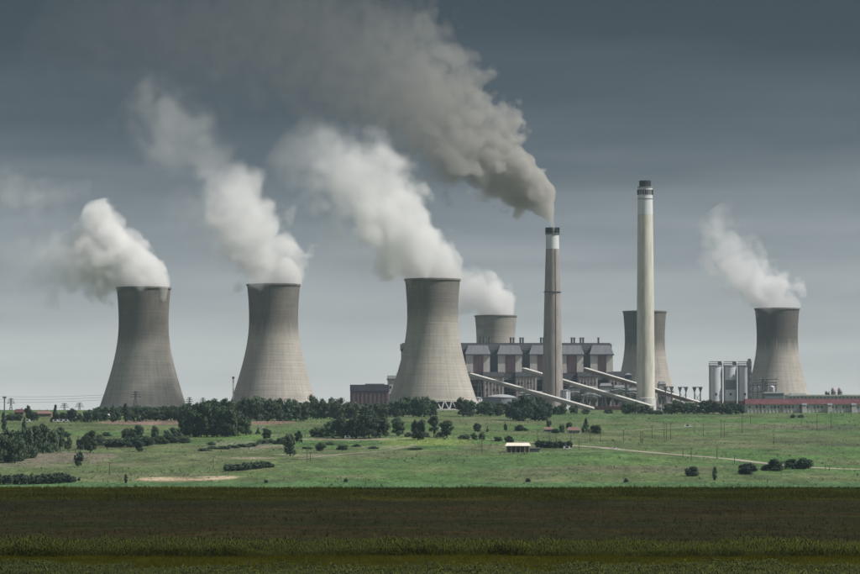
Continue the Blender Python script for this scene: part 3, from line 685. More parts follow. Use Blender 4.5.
# ------------------------------------------------------------------ silos
D = 3330; s_ = MPP(D)
for j, (px, lab) in enumerate(((715.6, 'left one of the three pale storage silos'), (730.2, 'middle storage silo with a grey square patch on its side'), (744.4, 'right storage silo, next to the tall narrow lift tower'))):
    X = PX(px, D); zb = zg(X, D); r = 6.5 * s_
    T = thing('silo', lab, 'silo', (X, D, zb), 'storage silos')
    part('shell', MB().lathe((X, D, 0), [(r, PZ(401, D)), (r, PZ(366.4, D))], 36), M['silo'], T, sm=False)
    part('base', MB().lathe((X, D, 0), [(r + .3, zb - .5), (r + .3, PZ(401, D) - .01)], 36), M['brick_red'], T)
    part('roof', MB().lathe((X, D, PZ(366.4, D)), [(r + .45, .01), (r + .45, .6), (r - .6, 1.2), (.2, 1.5)], 36), M['patch'], T)
    for k in range(16):
        a = k * math.pi / 8; part('railing_post', MB().bar((X + r * math.cos(a), D + r * math.sin(a), PZ(366, D)), (X + r * math.cos(a), D + r * math.sin(a), PZ(363.2, D)), .28), M['steel'], T)
    part('railing', MB().lathe((X, D, PZ(363.4, D)), [(r - .1, 0), (r + .2, 0), (r + .2, .3), (r - .1, .3), (r - .1, 0)], 32, close=False), M['steel'], T)
    part('filter_box', MB().box(X + 2.6, X + 6.0, D - 2, D + 2, PZ(365.8, D), PZ(361.3, D)), M['steel'], T)
    part('top_beam', MB().box(X - r, X + 2.5, D - .5, D + .5, PZ(362, D), PZ(361.3, D)), M['steel_light'], T)
    part('hatch', MB().bar((X - 1.0, D - r - .05, PZ(394.2, D)), (X + 1.0, D - r - .05, PZ(394.2, D)), .3, 2.2), M['window'], T)
    part('pipe', MB().tube([(X + r * .995, D - 1, PZ(401, D)), (X + r * .995, D - 1, PZ(364, D))], .45, 6), M['white_paint'], T)
    part('pipe', MB().tube([(X - r * .97, D - 3, PZ(401, D)), (X - r * .97, D - 3, PZ(366, D))], .35, 6), M['steel'], T)
    if j == 1:
        mb = MB(); ps = []
        for k in range(13):
            a = -math.pi / 2 + (-.9 + 1.8 * k / 12); ps.append((X + (r + .12) * math.cos(a), D + (r + .12) * math.sin(a)))
        z0, z1 = PZ(389.6, D), PZ(380, D)
        for k in range(12):
            (ax, ay), (bx_, by_) = ps[k], ps[k+1]
            mb.add([(ax, ay, z0), (bx_, by_, z0), (bx_, by_, z1), (ax, ay, z1), (ax, ay + .4, z0), (bx_, by_ + .4, z0), (bx_, by_ + .4, z1), (ax, ay + .4, z1)], [(0,1,2,3), (4,7,6,5), (3,2,6,7), (0,4,5,1), (0,3,7,4), (1,5,6,2)])
        part('patch', mb, M['patch'], T)
D2 = 3320; a, b_ = PX(747.6, D2), PX(751.6, D2); X = (a + b_) / 2; zb = zg(X, D2)
T = thing('lift_tower', 'tall narrow grey lift tower against the right silo', 'tower', (X, D2, zb))
part('shaft', MB().box(a, b_, D2 - 2, D2 + 2, zb - .5, PZ(361, D2)), M['steel_light'], T)
part('head', MB().box(a + .4, b_ - .6, D2 - 1.5, D2 + 1.5, PZ(361, D2) + .004, PZ(358.8, D2)), M['steel'], T)
for j in range(13): part('stair', MB().bar((a + (j % 2) * (b_ - a), D2 - 2.3, PZ(400 - j*3, D2)), (b_ - (j % 2) * (b_ - a), D2 - 2.3, PZ(397 - j*3, D2)), .35), M['steel'], T)
# pipe rack by the right tower
D2 = 3360; T = thing('pipe_rack', 'dark steel pipe rack in front of the rightmost cooling tower', 'pipe rack', (PX(766, D2), D2, zg(PX(766, D2), D2)))
zb = T.location.z
for xx, yt in ((753, 384), (757.5, 382), (763, 377.5), (767, 380), (776, 384)):
    part('post', MB().bar((PX(xx, D2), D2, zb - .5), (PX(xx, D2), D2, PZ(yt, D2)), 1.5 if xx == 763 else .7), M['steel'], T)
for yy, x0, x1 in ((379, 758, 778), (382.5, 752, 777), (385, 754, 777), (391.5, 751, 768)):
    part('pipe', MB().tube([(PX(x0, D2), D2 - .9, PZ(yy, D2)), (PX(x1, D2), D2 - .9, PZ(yy, D2))], .5, 7), M['steel'], T)
part('vessel', MB().lathe((PX(757, D2), D2 + 3, PZ(394, D2)), [(3, 0), (3.3, .5), (3.3, 6), (2, 8)], 20), M['silo'], T, sm=True)
part('vessel', MB().lathe((PX(772, D2), D2 + 3, PZ(392, D2)), [(2.4, 0), (2.6, .5), (2.6, 5), (1.5, 6.5)], 20), M['silo'], T, sm=True)
for xx in (764.5, 762): part('cage', MB().box(PX(xx, D2), PX(xx + 1.6, D2), D2 - 2, D2 - 1.2, PZ(396, D2), PZ(381, D2)), M['dark'], T)
simple_building('flat_block', 'grey green flat-roofed block below the pipe rack', 'building', 765, 784, 392.0, 3260, 20, M['patch'], M['white_paint'], 393.2)
T, w, a, b_, zb, zr, ztp = simple_building('pale_long_shed', 'long pale flat shed behind the red-roofed building at the right edge', 'building', 788, 905, 394.6, 3090, 30, M['pale_wall'], M['pale_wall'], 396)
for j in range(30):
    xx = a + 1.5 + j * (b_ - a - 3) / 30; part('bay_opening', MB().box(xx, xx + 1.8, 3089.7, 3089.98, zr - 3.2, zr - .7), M['roof_grey'], T, w)
part('white_roof_end', MB().box(PX(791, 3090), PX(806, 3090), 3090, 3112, ztp + .004, ztp + 1.3), M['white_paint'], T)
# long red-roofed building, right edge
D2 = 2935; a, b_ = PX(746, D2), PX(905, D2); zb = min(zg(a, D2), zg(b_, D2)) - 1
T = thing('red_roofed_building', 'long building with dark red roof and whitish walls at the right edge', 'building', (PX(803, D2), D2, zg(PX(803, D2), D2)))
zr, ztp = PZ(404.2, D2), PZ(399.0, D2)
w = part('wall', MB().box(a, b_, D2, D2 + 24, zb, zr), M['pale_wall'], T)
part('roof', MB().frustum((a - .8, b_ + .8, D2 - 1.2, D2 + 25), zr + .01, (a - .2, b_ + .2, D2 + 7, D2 + 17), ztp), M['red_roof'], T)
part('ridge', MB().box(a, b_, D2 + 8, D2 + 16, ztp + .005, ztp + .35), M['maroon'], T)
nb = 44
for j in range(nb):
    xx = a + (j + .5) * (b_ - a) / nb
    part('pilaster', MB().box(xx - .28, xx + .28, D2 - .35, D2 - .01, zb, zr), M['pale_wall'], T, w)
    if j % 4 != 1: part('window', MB().box(xx + .75, xx + 2.3, D2 - .12, D2 - .01, zr - 3.4, zr - 1.4), M['window'] if j % 3 else M['roof_grey'], T, w)
for px in (804, 829.5, 853.5):
    part('gable_porch', MB().box(PX(px - 2.2, D2), PX(px + 2.2, D2), D2 - 3, D2 - .4, zb, zr - .6), M['pale_wall'], T)
    part('porch_roof', MB().frustum((PX(px - 2.6, D2), PX(px + 2.6, D2), D2 - 3.4, D2 - .4), zr - .59, (PX(px - 2.6, D2), PX(px + 2.6, D2), D2 - 1.6, D2 - .4), zr + .9), M['patch'], T)
for px in (760, 781, 800): part('downpipe', MB().box(PX(px, D2), PX(px + .7, D2), D2 - .6, D2 - .36, zb, zr), M['maroon'], T)
# fan housings on the roofline at the right
for j, (px, lab) in enumerate(((833.5, 'left of two pinkish round vents on the roofline at the right edge'), (840.0, 'right of two pinkish round vents on the roofline at the right edge'))):
    D2 = 3140; X = PX(px, D2); zz = PZ(394.8, D2); T = thing('roof_vent', lab, 'vent', (X, D2, zz), 'vents on the right roofline')
    part('drum', MB().lathe((X, D2, zz - 14), [(2.0, 0), (2.0, 17), (2.4, 18.5), (1.4, 20.5), (.2, 21)], 18), M['wall_pale'], T, sm=True)
    part('collar', MB().lathe((X, D2, zz + 2.3), [(2.3, 0), (2.5, 0), (2.5, .5), (2.1, .5)], 18), M['steel'], T)
    for k in range(6): part('fin', MB().bar((X + 2.15 * math.cos(k), D2 + 2.15 * math.sin(k), zz - 3), (X + 2.15 * math.cos(k), D2 + 2.15 * math.sin(k), zz + 2.2), .3), M['steel_light'], T)

# ------------------------------------------------------------------ small houses, shed, cars on the slope
def house(px, py, wpx, hpx, label, wallm, roofm, group=None, rows=.5, name='house', gable=True):
    p = hit(px, py); s_ = MPP(p.y); w = wpx * s_; h = hpx * s_; d = max(6, w * .55)
    T = thing(name, label, 'house', p, group); z0 = p.z - 1.2; ze = p.z + h * rows; zr = p.z + h
    wl = part('wall', MB().box(p.x - w/2, p.x + w/2, p.y, p.y + d, z0, ze), wallm, T)
    mb = MB(); o = .5
    mb.add([(p.x-w/2-o, p.y-o, ze), (p.x+w/2+o, p.y-o, ze), (p.x+w/2+o, p.y+d+o, ze), (p.x-w/2-o, p.y+d+o, ze), (p.x-w/2-o+w*.15, p.y+d/2, zr), (p.x+w/2+o-w*.15, p.y+d/2, zr)],
           [(0,1,5,4), (2,3,4,5), (1,2,5), (3,0,4), (0,3,2,1)])
    rf = part('roof', mb, roofm, T); part('chimney', MB().box(p.x + w*.2, p.x + w*.2 + .9, p.y + d*.45, p.y + d*.45 + .9, ze + .3, zr + .9), wallm, T, rf)
    part('door', MB().box(p.x - .5, p.x + .5, p.y - .08, p.y - .005, p.z, p.z + min(2.1, h*rows*.8)), M['timber'], T)
    for q in (-.32, -.16, .18, .34): part('window', MB().box(p.x + q*w - .6, p.x + q*w + .6, p.y - .07, p.y - .005, ze - min(1.7, h*rows*.7), ze - .5), M['window'], T, wl)
    return T
house(548.5, 432.0, 9.5, 5.0, 'small white house with orange roof left of the red-roofed house on the slope', M['pale_wall'], M['tile'], 'houses on the slope')
house(574, 433.6, 13, 6.6, 'larger house with a red tiled roof beside a tall conifer on the slope', M['pale_wall'], M['tile'], 'houses on the slope')
house(43, 416.6, 16, 6, 'long reddish house behind the trees at the far left', M['brick_red'], M['tile'], 'houses at the far left'); house(19, 415.5, 9, 6.5, 'small reddish house at the far left edge behind the trees', M['brick_red'], M['red_roof'], 'houses at the far left')
house(106, 417, 8, 3, 'low white roofed house below the leftmost cooling tower', M['brick_red'], M['white_paint'], 'houses at the far left')
p = hit(518, 452.4); s_ = MPP(p.y); w = 23.5 * s_; d = 9; h = 4.3
T = thing('open_shed', 'open timber shed with a bright sheet roof on the slope', 'shed', p)
part('roof', MB().add([(p.x-w/2-.8, p.y-.6, p.z+h-.4), (p.x+w/2+.8, p.y-.6, p.z+h-.4), (p.x+w/2-.2, p.y+d+.6, p.z+h+1.5), (p.x-w/2+.6, p.y+d+.6, p.z+h+1.5),
                       (p.x-w/2-.8, p.y-.6, p.z+h-.15), (p.x+w/2+.8, p.y-.6, p.z+h-.15), (p.x+w/2-.2, p.y+d+.6, p.z+h+1.75), (p.x-w/2+.6, p.y+d+.6, p.z+h+1.75)],
                      [(0,3,2,1),(4,5,6,7),(0,1,5,4),(1,2,6,5),(2,3,7,6),(3,0,4,7)]), M['tin'], T)
for j in range(6):
    xx = p.x - w/2 + .4 + j * (w - .8) / 5; part('post', MB().box(xx - .17, xx + .17, p.y, p.y + .3, p.z - .8, p.z + h - .35), M['pale_wall'], T)
    part('post', MB().box(xx - .17, xx + .17, p.y + d - .4, p.y + d - .1, p.z - .8, p.z + h + 1.3), M['timber'], T)
part('back_wall', MB().box(p.x - w/2 + .3, p.x + w/2 - .3, p.y + d - .05, p.y + d + .1, p.z - .8, p.z + h + 1.3), M['brick_red'], T)
part('lean_to', MB().box(p.x + w/2 - .1, p.x + w/2 + 6, p.y + 2, p.y + 7, p.z - .8, p.z + 2.6), M['steel'], T)
part('lean_to_roof', MB().box(p.x + w/2 - .1, p.x + w/2 + 6.3, p.y + 1.7, p.y + 7.3, p.z + 2.605, p.z + 2.85), M['silo'], T)
def car(px, py, label, m, L=4.4, hgt=1.5, group='vehicles on the slope', van=False):
    p = hit(px, py); T = thing('parked_car', label, 'car', p, group); w = 1.75; H = 2.2 if van else hgt
    prof = [(-L/2, .35), (L/2, .35), (L/2, .8), (L*.30, .92), (L*.16, H), (-L*.30, H), (-L*.44, .95), (-L/2, .85)]
    if van: prof = [(-L/2, .35), (L/2, .35), (L/2, .95), (L*.38, 1.1), (L*.26, H), (-L/2, H)]
    n = len(prof); vs = [(p.x + a, p.y - w/2, p.z + b_) for a, b_ in prof] + [(p.x + a, p.y + w/2, p.z + b_) for a, b_ in prof]
    fs = [tuple(range(n)), tuple(range(n, 2*n))[::-1]] + [(i, i + n, (i+1) % n + n, (i+1) % n) for i in range(n)]
    part('body', MB().add(vs, fs), m, T)
    part('window', MB().box(p.x - L*.28, p.x + L*.14, p.y - w/2 - .03, p.y - w/2 - .004, p.z + .95, p.z + H - .12), M['window'], T)
    for sx in (-1, 1):
        for sy in (-1, 1):
            wh = MB(); c = (p.x + sx * L * .31, p.y + sy * (w/2 - .05), p.z + .32); vs = []
            for q in (-.12, .12):
                for k in range(14): a = k * math.pi / 7; vs.append((c[0] + .33 * math.cos(a), c[1] + q, c[2] + .33 * math.sin(a)))
            part('wheel', wh.add(vs, [tuple(range(14)), tuple(range(14, 28))[::-1]] + [(k, k + 14, (k+1) % 14 + 14, (k+1) % 14) for k in range(14)]), M['rubber'], T)
car(567.5, 449.6, 'white van beside the dark hedge right of the open shed', M['car_white'], 5.2, van=True)
car(537.5, 450.0, 'dark car parked next to the open shed', M['car_dark'])
car(615, 449.3, 'white car driving on the pale dirt road', M['car_white'])
car(688, 427.3, 'white van on the slope below the tall chimney', M['car_white'], 5.6, van=True)
for j, px in enumerate((28, 56, 61.5, 66.5)):
    car(px, 422.2, ['white car far left, in front of the reddish houses', 'left of three white cars in a row under the dark conifer', 'middle of three white cars in a row near the dark conifer', 'right of three white cars in a row near the dark conifer'][j], M['car_white'], 4.8, van=True, group='white cars at the far left')
car(348, 438.8, 'white car parked in front of the middle grove', M['car_white'], 4.6, van=True); car(261.5, 428.6, 'small white car on the field right of the big grove', M['car_white'], 5)
car(438.5, 430, 'white car between the small trees below the nearest tower', M['car_white'], 4.6, van=True)

# ------------------------------------------------------------------ trees
def crown_mesh(kind, seed):
    r = np.random.default_rng(seed); vs = []; clumps = []
    if kind == 'round':
        for i in range(30):
            d = r.normal(size=3); d /= np.linalg.norm(d); q = r.random() ** .45
            clumps.append((d[0]*.37*q, d[1]*.37*q, .55 + d[2]*.33*q, r.uniform(.10, .18)))
        for i in range(8):
            a = r.random() * 6.28; clumps.append((math.cos(a)*.26, math.sin(a)*.26, r.uniform(.12, .28), r.uniform(.10, .15)))
    elif kind == 'tall':
        for i in range(32):
            z = r.uniform(.16, .93); w = .36 * math.sin(min(1, (z - .12) / .5) * 1.57) * (1.0 if z < .75 else (1.05 - z) / .30); a = r.random() * 6.28; q = r.random() ** .5
            clumps.append((math.cos(a)*w*q, math.sin(a)*w*q, z, r.uniform(.08, .15)))
    elif kind == 'conifer':
        for i in range(26):
            z = .10 + .86 * (i / 25); w = .36 * (1 - z) + .02; a = r.random() * 6.28; q = r.random() ** .4
            clumps.append((math.cos(a)*w*q, math.sin(a)*w*q, z, .05 + .10 * (1 - z)))
    elif kind == 'poplar':
        for i in range(20):
            z = .12 + .84 * (i / 19); w = .28 * math.sin(min(1, z * 1.6) * 1.57) * (1.0 if z < .6 else (1.05 - z) / .45); a = r.random() * 6.28
            clumps.append((math.cos(a)*w*.6, math.sin(a)*w*.6, z, .07 + .08 * (1 - abs(z - .4))))
    else:  # bush
        for i in range(24):
            a = r.random() * 6.28; q = r.random() ** .5; z = r.uniform(.12, .80) * (1.08 - .55 * q)
            clumps.append((math.cos(a)*.38*q, math.sin(a)*.38*q, z, r.uniform(.12, .20)))
    V = []; 
    for cx, cy_, cz, cr in clumps:
        n = int(75 * (cr / .13) ** 1.3) + 20
        d = r.normal(size=(n, 3)); d /= np.linalg.norm(d, axis=1)[:, None]
        rad = cr * (r.random(n) ** .35) * r.uniform(.8, 1.25, n)
        c = np.array([cx, cy_, cz]) + d * rad[:, None] * np.array([1.1, 1.1, .85])
        nrm = d + r.normal(0, .55, (n, 3)); nrm /= np.linalg.norm(nrm, axis=1)[:, None]
        t1 = np.cross(nrm, r.normal(size=(n, 3))); t1 /= np.linalg.norm(t1, axis=1)[:, None] + 1e-9; t2 = np.cross(nrm, t1)
        sz = r.uniform(.018, .036, n)[:, None]
        V.append(np.stack([c - t1*sz - t2*sz*.6, c + t1*sz*.7 - t2*sz, c + t1*sz + t2*sz*.7, c - t1*sz*.6 + t2*sz], 1))
    V = np.concatenate(V); V[..., 2] = np.maximum(V[..., 2], .015); n = len(V)
    return fast_mesh('crown', V.reshape(-1, 3), [np.arange(n * 4).reshape(n, 4)])
def trunk_mesh(kind, seed):
    r = random.Random(seed); mb = MB(); top = {'round': .5, 'tall': .75, 'conifer': .9, 'poplar': .85, 'bush': .45}[kind]
    w = {'bush': .018}.get(kind, .03); bend = r.uniform(-.03, .03)
    mb.tube([(0, 0, -.06), (bend*.3, 0, top*.3), (bend, bend*.5, top*.65), (bend*1.3, 0, top)], [w*1.35, w, w*.7, w*.25], 6)
    for k in range(5 if kind != 'poplar' else 3):
        a = r.random() * 6.28; z = top * r.uniform(.35, .8); L = r.uniform(.15, .30) * (1 if kind in ('round', 'bush') else .6)
        mb.tube([(bend*.6, 0, z), (math.cos(a)*L*.5, math.sin(a)*L*.5, z + L*.4), (math.cos(a)*L, math.sin(a)*L, z + L*.75)], [w*.55, w*.38, w*.14], 5)
    return mb.mesh('trunk')
PROTO = {}
for ki, k in enumerate(('round', 'tall', 'conifer', 'poplar', 'bush')):
    PROTO[k] = [(crown_mesh(k, 100 * ki + v), trunk_mesh(k, 100 * ki + v)) for v in range(5 if k in ('round', 'bush') else 3)]
CM = {}
def crown_variant(k, v, mk):
    key = (k, v, mk)
    if key not in CM:
        me = PROTO[k][v][0] if mk == 'tree' else PROTO[k][v][0].copy()
        me.materials.clear(); me.materials.append(M[mk]); CM[key] = me
    return CM[key]
_tn = [0]
def tree(px, base, top, wpx, kind, label, group, mk='tree', D=None, name=None):
    p = hit(px, base) if D is None else Vector((PX(px, D), D, zg(PX(px, D), D)))
    h = PZ(top, p.y) - p.z; w = wpx * MPP(p.y) * 1.14; _tn[0] += 1; v = _tn[0] % len(PROTO[kind])
    T = thing(name or {'bush': 'bush', 'conifer': 'conifer', 'poplar': 'poplar_tree'}.get(kind, 'tree'), label, 'bush' if kind == 'bush' else 'tree', p, group)
    ws = {'round': .92, 'tall': .80, 'conifer': .80, 'poplar': .62, 'bush': .98}[kind]
    hs = {'round': .96, 'tall': 1.0, 'conifer': 1.0, 'poplar': 1.0, 'bush': .92}[kind]
    sc_ = (w / ws, w / ws * random.uniform(.85, 1.1), h / hs)
    o = link('crown', crown_variant(kind, v, mk), None, T); o.scale = sc_
    q = link('trunk', PROTO[kind][v][1], M['bark'], T); q.scale = (min(sc_[0], sc_[2]) , min(sc_[0], sc_[2]), sc_[2])
    T.rotation_euler.z = random.random() * 6.28
    return T
ORD = ['first', 'second', 'third', 'fourth', 'fifth', 'sixth', 'seventh', 'eighth', 'ninth', 'tenth', 'eleventh', 'twelfth', 'thirteenth', 'fourteenth', 'fifteenth',
       'sixteenth', 'seventeenth', 'eighteenth', 'nineteenth', 'twentieth', '21st', '22nd', '23rd', '24th', '25th', '26th', '27th', '28th', '29th', '30th', '31st', '32nd', '33rd', '34th', '35th', '36th']
def row(items, where, group, mk='tree'):
    """items (px, base, top, w, kind[, mat]); labels count them from the left"""
    items = sorted(items, key=lambda q: q[0])
    for i, q in enumerate(items):
        what = {'round': 'broad tree', 'tall': 'tall leafy tree', 'conifer': 'pointed conifer', 'poplar': 'slim upright tree', 'bush': 'dark bush'}[q[4]]
        tree(*q[:5], f'{what}, {ORD[i]} from left {where}', group, q[5] if len(q) > 5 else mk)
# far left group on the slope
row([(3, 463, 428, 18, 'round', 'tree_light'), (15, 463, 429, 18, 'round', 'tree_light'), (26, 458, 424, 16, 'round', 'tree_light'), (36, 456, 426, 15, 'tall', 'tree_light'), (43, 453, 424, 13, 'tall', 'tree_light'),
     (53, 452, 427, 13, 'round', 'tree_light'), (60, 451, 427, 11, 'tall'), (68, 450, 437, 8, 'round'), (24, 440, 418, 5, 'poplar', 'tree_dark'), (3.5, 431, 413, 6, 'poplar', 'tree_dark'), (-7, 462, 432, 16, 'round', 'tree_light'),
     (9, 462, 440, 14, 'bush', 'tree_light'), (21, 461, 441, 14, 'bush', 'tree_light'), (31, 458, 440, 13, 'bush', 'tree_light'), (47, 453, 439, 12, 'bush', 'tree_light'),
     (80, 450, 437, 9, 'round'), (90, 453, 430, 14, 'round'), (78.5, 467, 451, 9, 'round', 'tree_dark'), (66, 437, 430, 10, 'bush')],
    'in the far left slope group', 'trees at the far left of the slope')
# skyline row below the leftmost tower
row([(10, 421, 413, 12, 'round'), (18, 421, 414, 9, 'round'), (29, 420, 405, 8, 'round', 'tree_dark'), (34, 421, 411, 9, 'round'), (55.5, 422, 404.5, 9, 'conifer', 'tree_dark'), (64, 421, 412, 9, 'round'), (71.5, 422, 408.5, 10, 'round', 'tree_dark'),
     (80, 421, 413, 8, 'round'), (88, 422, 408.5, 12, 'round'), (97, 422, 409, 12, 'round'), (104, 421, 411, 9, 'round', 'tree_dark'), (113, 422, 405, 8, 'conifer', 'tree_dark'), (118.5, 421, 407.5, 8, 'round'), (125.5, 422, 404, 6.5, 'poplar', 'tree_dark'), (131, 421, 411, 8, 'round'),
     (137, 422, 409, 8, 'conifer', 'tree_dark'), (146, 421, 406.5, 13, 'round'), (155, 421, 407, 12, 'round'), (163, 421, 409, 11, 'round'), (171, 421, 406, 12, 'round'), (178, 421, 407, 11, 'round')],
    'in the skyline row below the leftmost tower', 'skyline trees at the left')
row([(px, 416, t_, 12, 'round') for px, t_ in ((98, 407), (106, 406), (114, 407), (122, 406), (130, 406.5), (139, 405.5), (148, 406), (157, 406), (166, 405.5), (175, 405), (183, 404), (191, 402), (199, 401), (207, 400))],
    'in the back row at the leftmost tower base', 'back row at the leftmost tower')
# thicket
row([(99, 446, 432, 16, 'bush'), (110, 447, 436, 16, 'bush'), (120, 447, 436, 16, 'bush'), (130, 447, 434, 16, 'bush'), (137, 440, 425, 14, 'round'), (139, 452, 436, 12, 'round', 'tree_dark'), (148, 446, 433, 16, 'bush'), (155, 440, 425.5, 9, 'round'),
     (160, 444, 434, 16, 'bush'), (170, 443, 431, 15, 'bush'), (176, 442, 426, 13, 'round'), (184, 443, 434, 12, 'bush'), (107.5, 436, 430.5, 9, 'bush'), (127, 440, 428, 10, 'round'), (166, 437, 428, 8, 'bush')],
    'in the slope thicket below the leftmost tower', 'thicket on the slope')
# big grove in front of second tower
items = [(186, 436, 407, 16, 'round'), (196, 437, 403, 18, 'round'), (207, 437, 402, 19, 'round'), (217, 437, 403, 19, 'round'), (228, 437, 405, 19, 'round'), (238, 436, 410, 17, 'round'), (246, 435, 416, 13, 'round'), (190, 437, 417, 15, 'round', 'tree_dark'), (212, 437, 417, 18, 'round', 'tree_dark'), (225, 437, 419, 16, 'round', 'tree_dark'),
         (201, 437, 416, 14, 'round')]
row(items, 'in the big grove below the second tower', 'big grove')
items = [(px, 421, t, w, 'round') for px, t, w in ((216, 399, 15), (226, 397.5, 15), (237, 398.5, 16), (247, 396.5, 16), (257, 396.5, 17), (267, 396, 17), (277, 398, 16), (287, 399, 16), (296, 399, 15), (304, 399.5, 13), (242, 408, 14), (262, 409, 16), (282, 409, 14))]
row(items, 'in the belt behind the big grove', 'belt before the second tower')
row([(px, 419, t, w, 'round') for px, t, w in ((313, 394.5, 11), (321, 399, 12), (330, 397, 12), (339, 397.5, 12), (347, 401, 12), (356, 402, 13), (365, 402, 13), (374, 402, 12), (383, 403, 12), (318, 407, 12), (352, 408, 12), (378, 408, 12), (335, 408, 12), (366, 409, 12))],
    'in the belt below the maroon hall', 'belt below the maroon hall', 'tree_light')
row([(323, 437, 421, 13, 'bush'), (333, 438, 419, 16, 'round'), (344, 438, 414, 18, 'round'), (356, 438.5, 413, 19, 'round', 'tree_dark'), (369, 438.5, 414, 19, 'round', 'tree_dark'), (380, 438, 416, 17, 'round', 'tree_dark'), (350, 438, 425, 16, 'bush', 'tree_dark'), (316, 437, 425, 12, 'bush')],
    'in the dark grove at mid slope', 'middle grove')
row([(398, 436, 417, 14, 'round'), (418, 440, 418, 14, 'round', 'tree_dark'), (434, 437, 416, 10, 'tall', 'tree_dark'), (447, 438, 420.5, 13, 'tall'), (464, 439, 433, 12, 'bush'), (426, 437, 430, 9, 'bush'), (440, 437, 430, 9, 'bush'), (409, 437, 431, 9, 'bush')],
    'in the sparse row below the nearest tower', 'row below the nearest tower')
row([(394, 416.5, 400, 13, 'round'), (403, 417, 395.5, 16, 'round'), (413, 417, 395, 16, 'round'), (424, 417, 396, 15, 'round'), (433, 416.5, 400, 11, 'round'), (463, 416.5, 397, 14, 'round'), (470, 416.5, 398, 12, 'round'), (390, 416.5, 405, 11, 'round'), (418, 417, 405, 13, 'round'), (398, 417, 406, 12, 'round')],
    'at the foot of the nearest tower', 'trees at the foot of the nearest tower')
row([(481, 416, 401, 12, 'round'), (490, 416, 401, 13, 'round'), (500, 416, 402, 13, 'round'), (562, 414.5, 403, 11, 'round', 'tree'), (574, 414, 405, 10, 'round', 'tree'), (556, 415, 406, 9, 'round', 'tree'), (586, 414, 407, 9, 'bush', 'tree'), (609, 413.5, 407.5, 9, 'bush', 'tree')],
    'between the domed tank and the red shed', 'belt below the tank', 'tree_light')
row([(513, 420, 398, 16, 'round'), (524, 421, 394.5, 19, 'round'), (535, 421, 395.5, 18, 'round'), (545, 420, 399, 14, 'round'), (519, 421, 406, 16, 'round'), (539, 421, 406, 16, 'round')],
    'in the dark clump by the smoking chimney', 'dark clump left of the smoking chimney', 'tree_dark')
row([(626, 414, 402, 12, 'round'), (635, 414, 401.5, 13, 'round'), (644, 414, 404, 11, 'round'), (652, 414, 406, 9, 'bush'), (668, 414, 403, 11, 'round'), (677, 414, 399.5, 13, 'round'), (687, 414, 402, 12, 'round'), (696, 414, 403, 12, 'round'), (705, 414, 400, 12, 'round'),
     (714, 414, 401.5, 13, 'round'), (723, 414.5, 402.5, 12, 'round'), (731, 414.5, 402, 12, 'round'), (739, 414.5, 403, 12, 'round'), (659, 414.5, 409, 8, 'bush'), (708, 414, 398, 8, 'round')],
    'in the low belt below the silos', 'belt right of the tall chimney', 'tree')
# single shrubs and trees on the pasture
single = [(258, 434, 427, 5, 'conifer', 'small dark bush on the field right of the big grove'), (266.5, 439.5, 428, 10, 'round', 'small round tree beside the scrub right of the big grove'), (290, 456, 433, 13, 'round', 'small tree with a bare trunk in the scrub at left centre'), (279, 444, 436, 13, 'bush', 'dark scrub bush just left of the bare-trunked tree'),
          (299, 443, 430, 9, 'round', 'small tree right of the bare-trunked tree'), (321, 451, 440, 11, 'bush', 'bush below the left end of the middle grove'), (342, 450, 442, 12, 'bush', 'bush below the middle grove'), (477.5, 432, 422.5, 7, 'round', 'small round tree standing alone below the domed tank'), (505.5, 431, 423.5, 4, 'round', 'tiny thin tree below the big dark clump'),
          (474.5, 440, 432.5, 7, 'round', 'left of two small round trees by the tall pole below the domed tank'), (482, 440, 432, 7, 'round', 'right of two small round trees by the tall pole below the domed tank'), (498.5, 441, 434, 9, 'bush', 'left of a pair of round bushes above the open shed'), (509, 442.5, 434, 9, 'bush', 'right of a pair of round bushes above the open shed'), (521, 431, 422.5, 11, 'bush', 'round bush below the big dark clump'),
          (487.5, 432, 426, 3, 'conifer', 'tiny dark shrub right of the lone small tree'), (549, 428, 419, 6, 'round', 'tree rising behind the white house'), (555.5, 433, 426, 8, 'bush', 'bush right of the white house'), (562, 433, 424, 6, 'round', 'small tree between the two houses'), (569, 428.5, 422, 7, 'round', 'small tree behind the red-roofed house'),
          (586, 433, 417.5, 8.5, 'conifer', 'tall dark conifer right of the red-roofed house'), (595.5, 434, 424, 12, 'round', 'broad tree right of the tall dark conifer'), (692.5, 476, 460.5, 15, 'bush', 'leftmost large round bush low on the right slope'), (747.5, 474, 460, 19, 'bush', 'second large round bush from the left on the right slope'), (772.5, 471, 455, 18, 'bush', 'tall round bush beside the dirt road at right'),
          (792, 469, 456, 15, 'bush', 'left half of the wide bush pair at right'), (805.5, 469, 454.5, 18, 'bush', 'right half of the wide bush pair at right'), (715, 481, 467, 5, 'poplar', 'thin upright shrub between the large bushes at right'), (793, 418, 413, 5, 'bush', 'left of two tiny bushes below the red-roofed building'), (801, 418, 413.5, 6, 'bush', 'right of two tiny bushes below the red-roofed building'),
          (126, 483.5, 474.5, 3.5, 'poplar', 'thin dark shrub near the sandy patch at lower left'), (79, 481, 476, 2.6, 'bush', 'tiny shrub at the end of the dark hedge'), (266, 483, 478, 4, 'bush', 'tiny dark shrub near the foot of the slope at left centre'), (346, 482, 477, 4, 'bush', 'tiny dark shrub near the foot of the slope at centre'), (528, 482, 477, 5, 'bush', 'tiny dark shrub near the foot of the slope right of centre'), (626, 482.5, 477, 4.5, 'bush', 'tiny dark shrub on the brown strip at right'),
          (827.5, 396.5, 389.5, 6, 'round', 'dark tree on the roofline at the right edge')]
for q in single:
    D_ = 3200 if q[0] == 827.5 else None
    tree(*q[:5], q[5], 'shrubs and small trees on the slope', 'tree_dark' if q[4] == 'bush' else 'tree', D=D_)
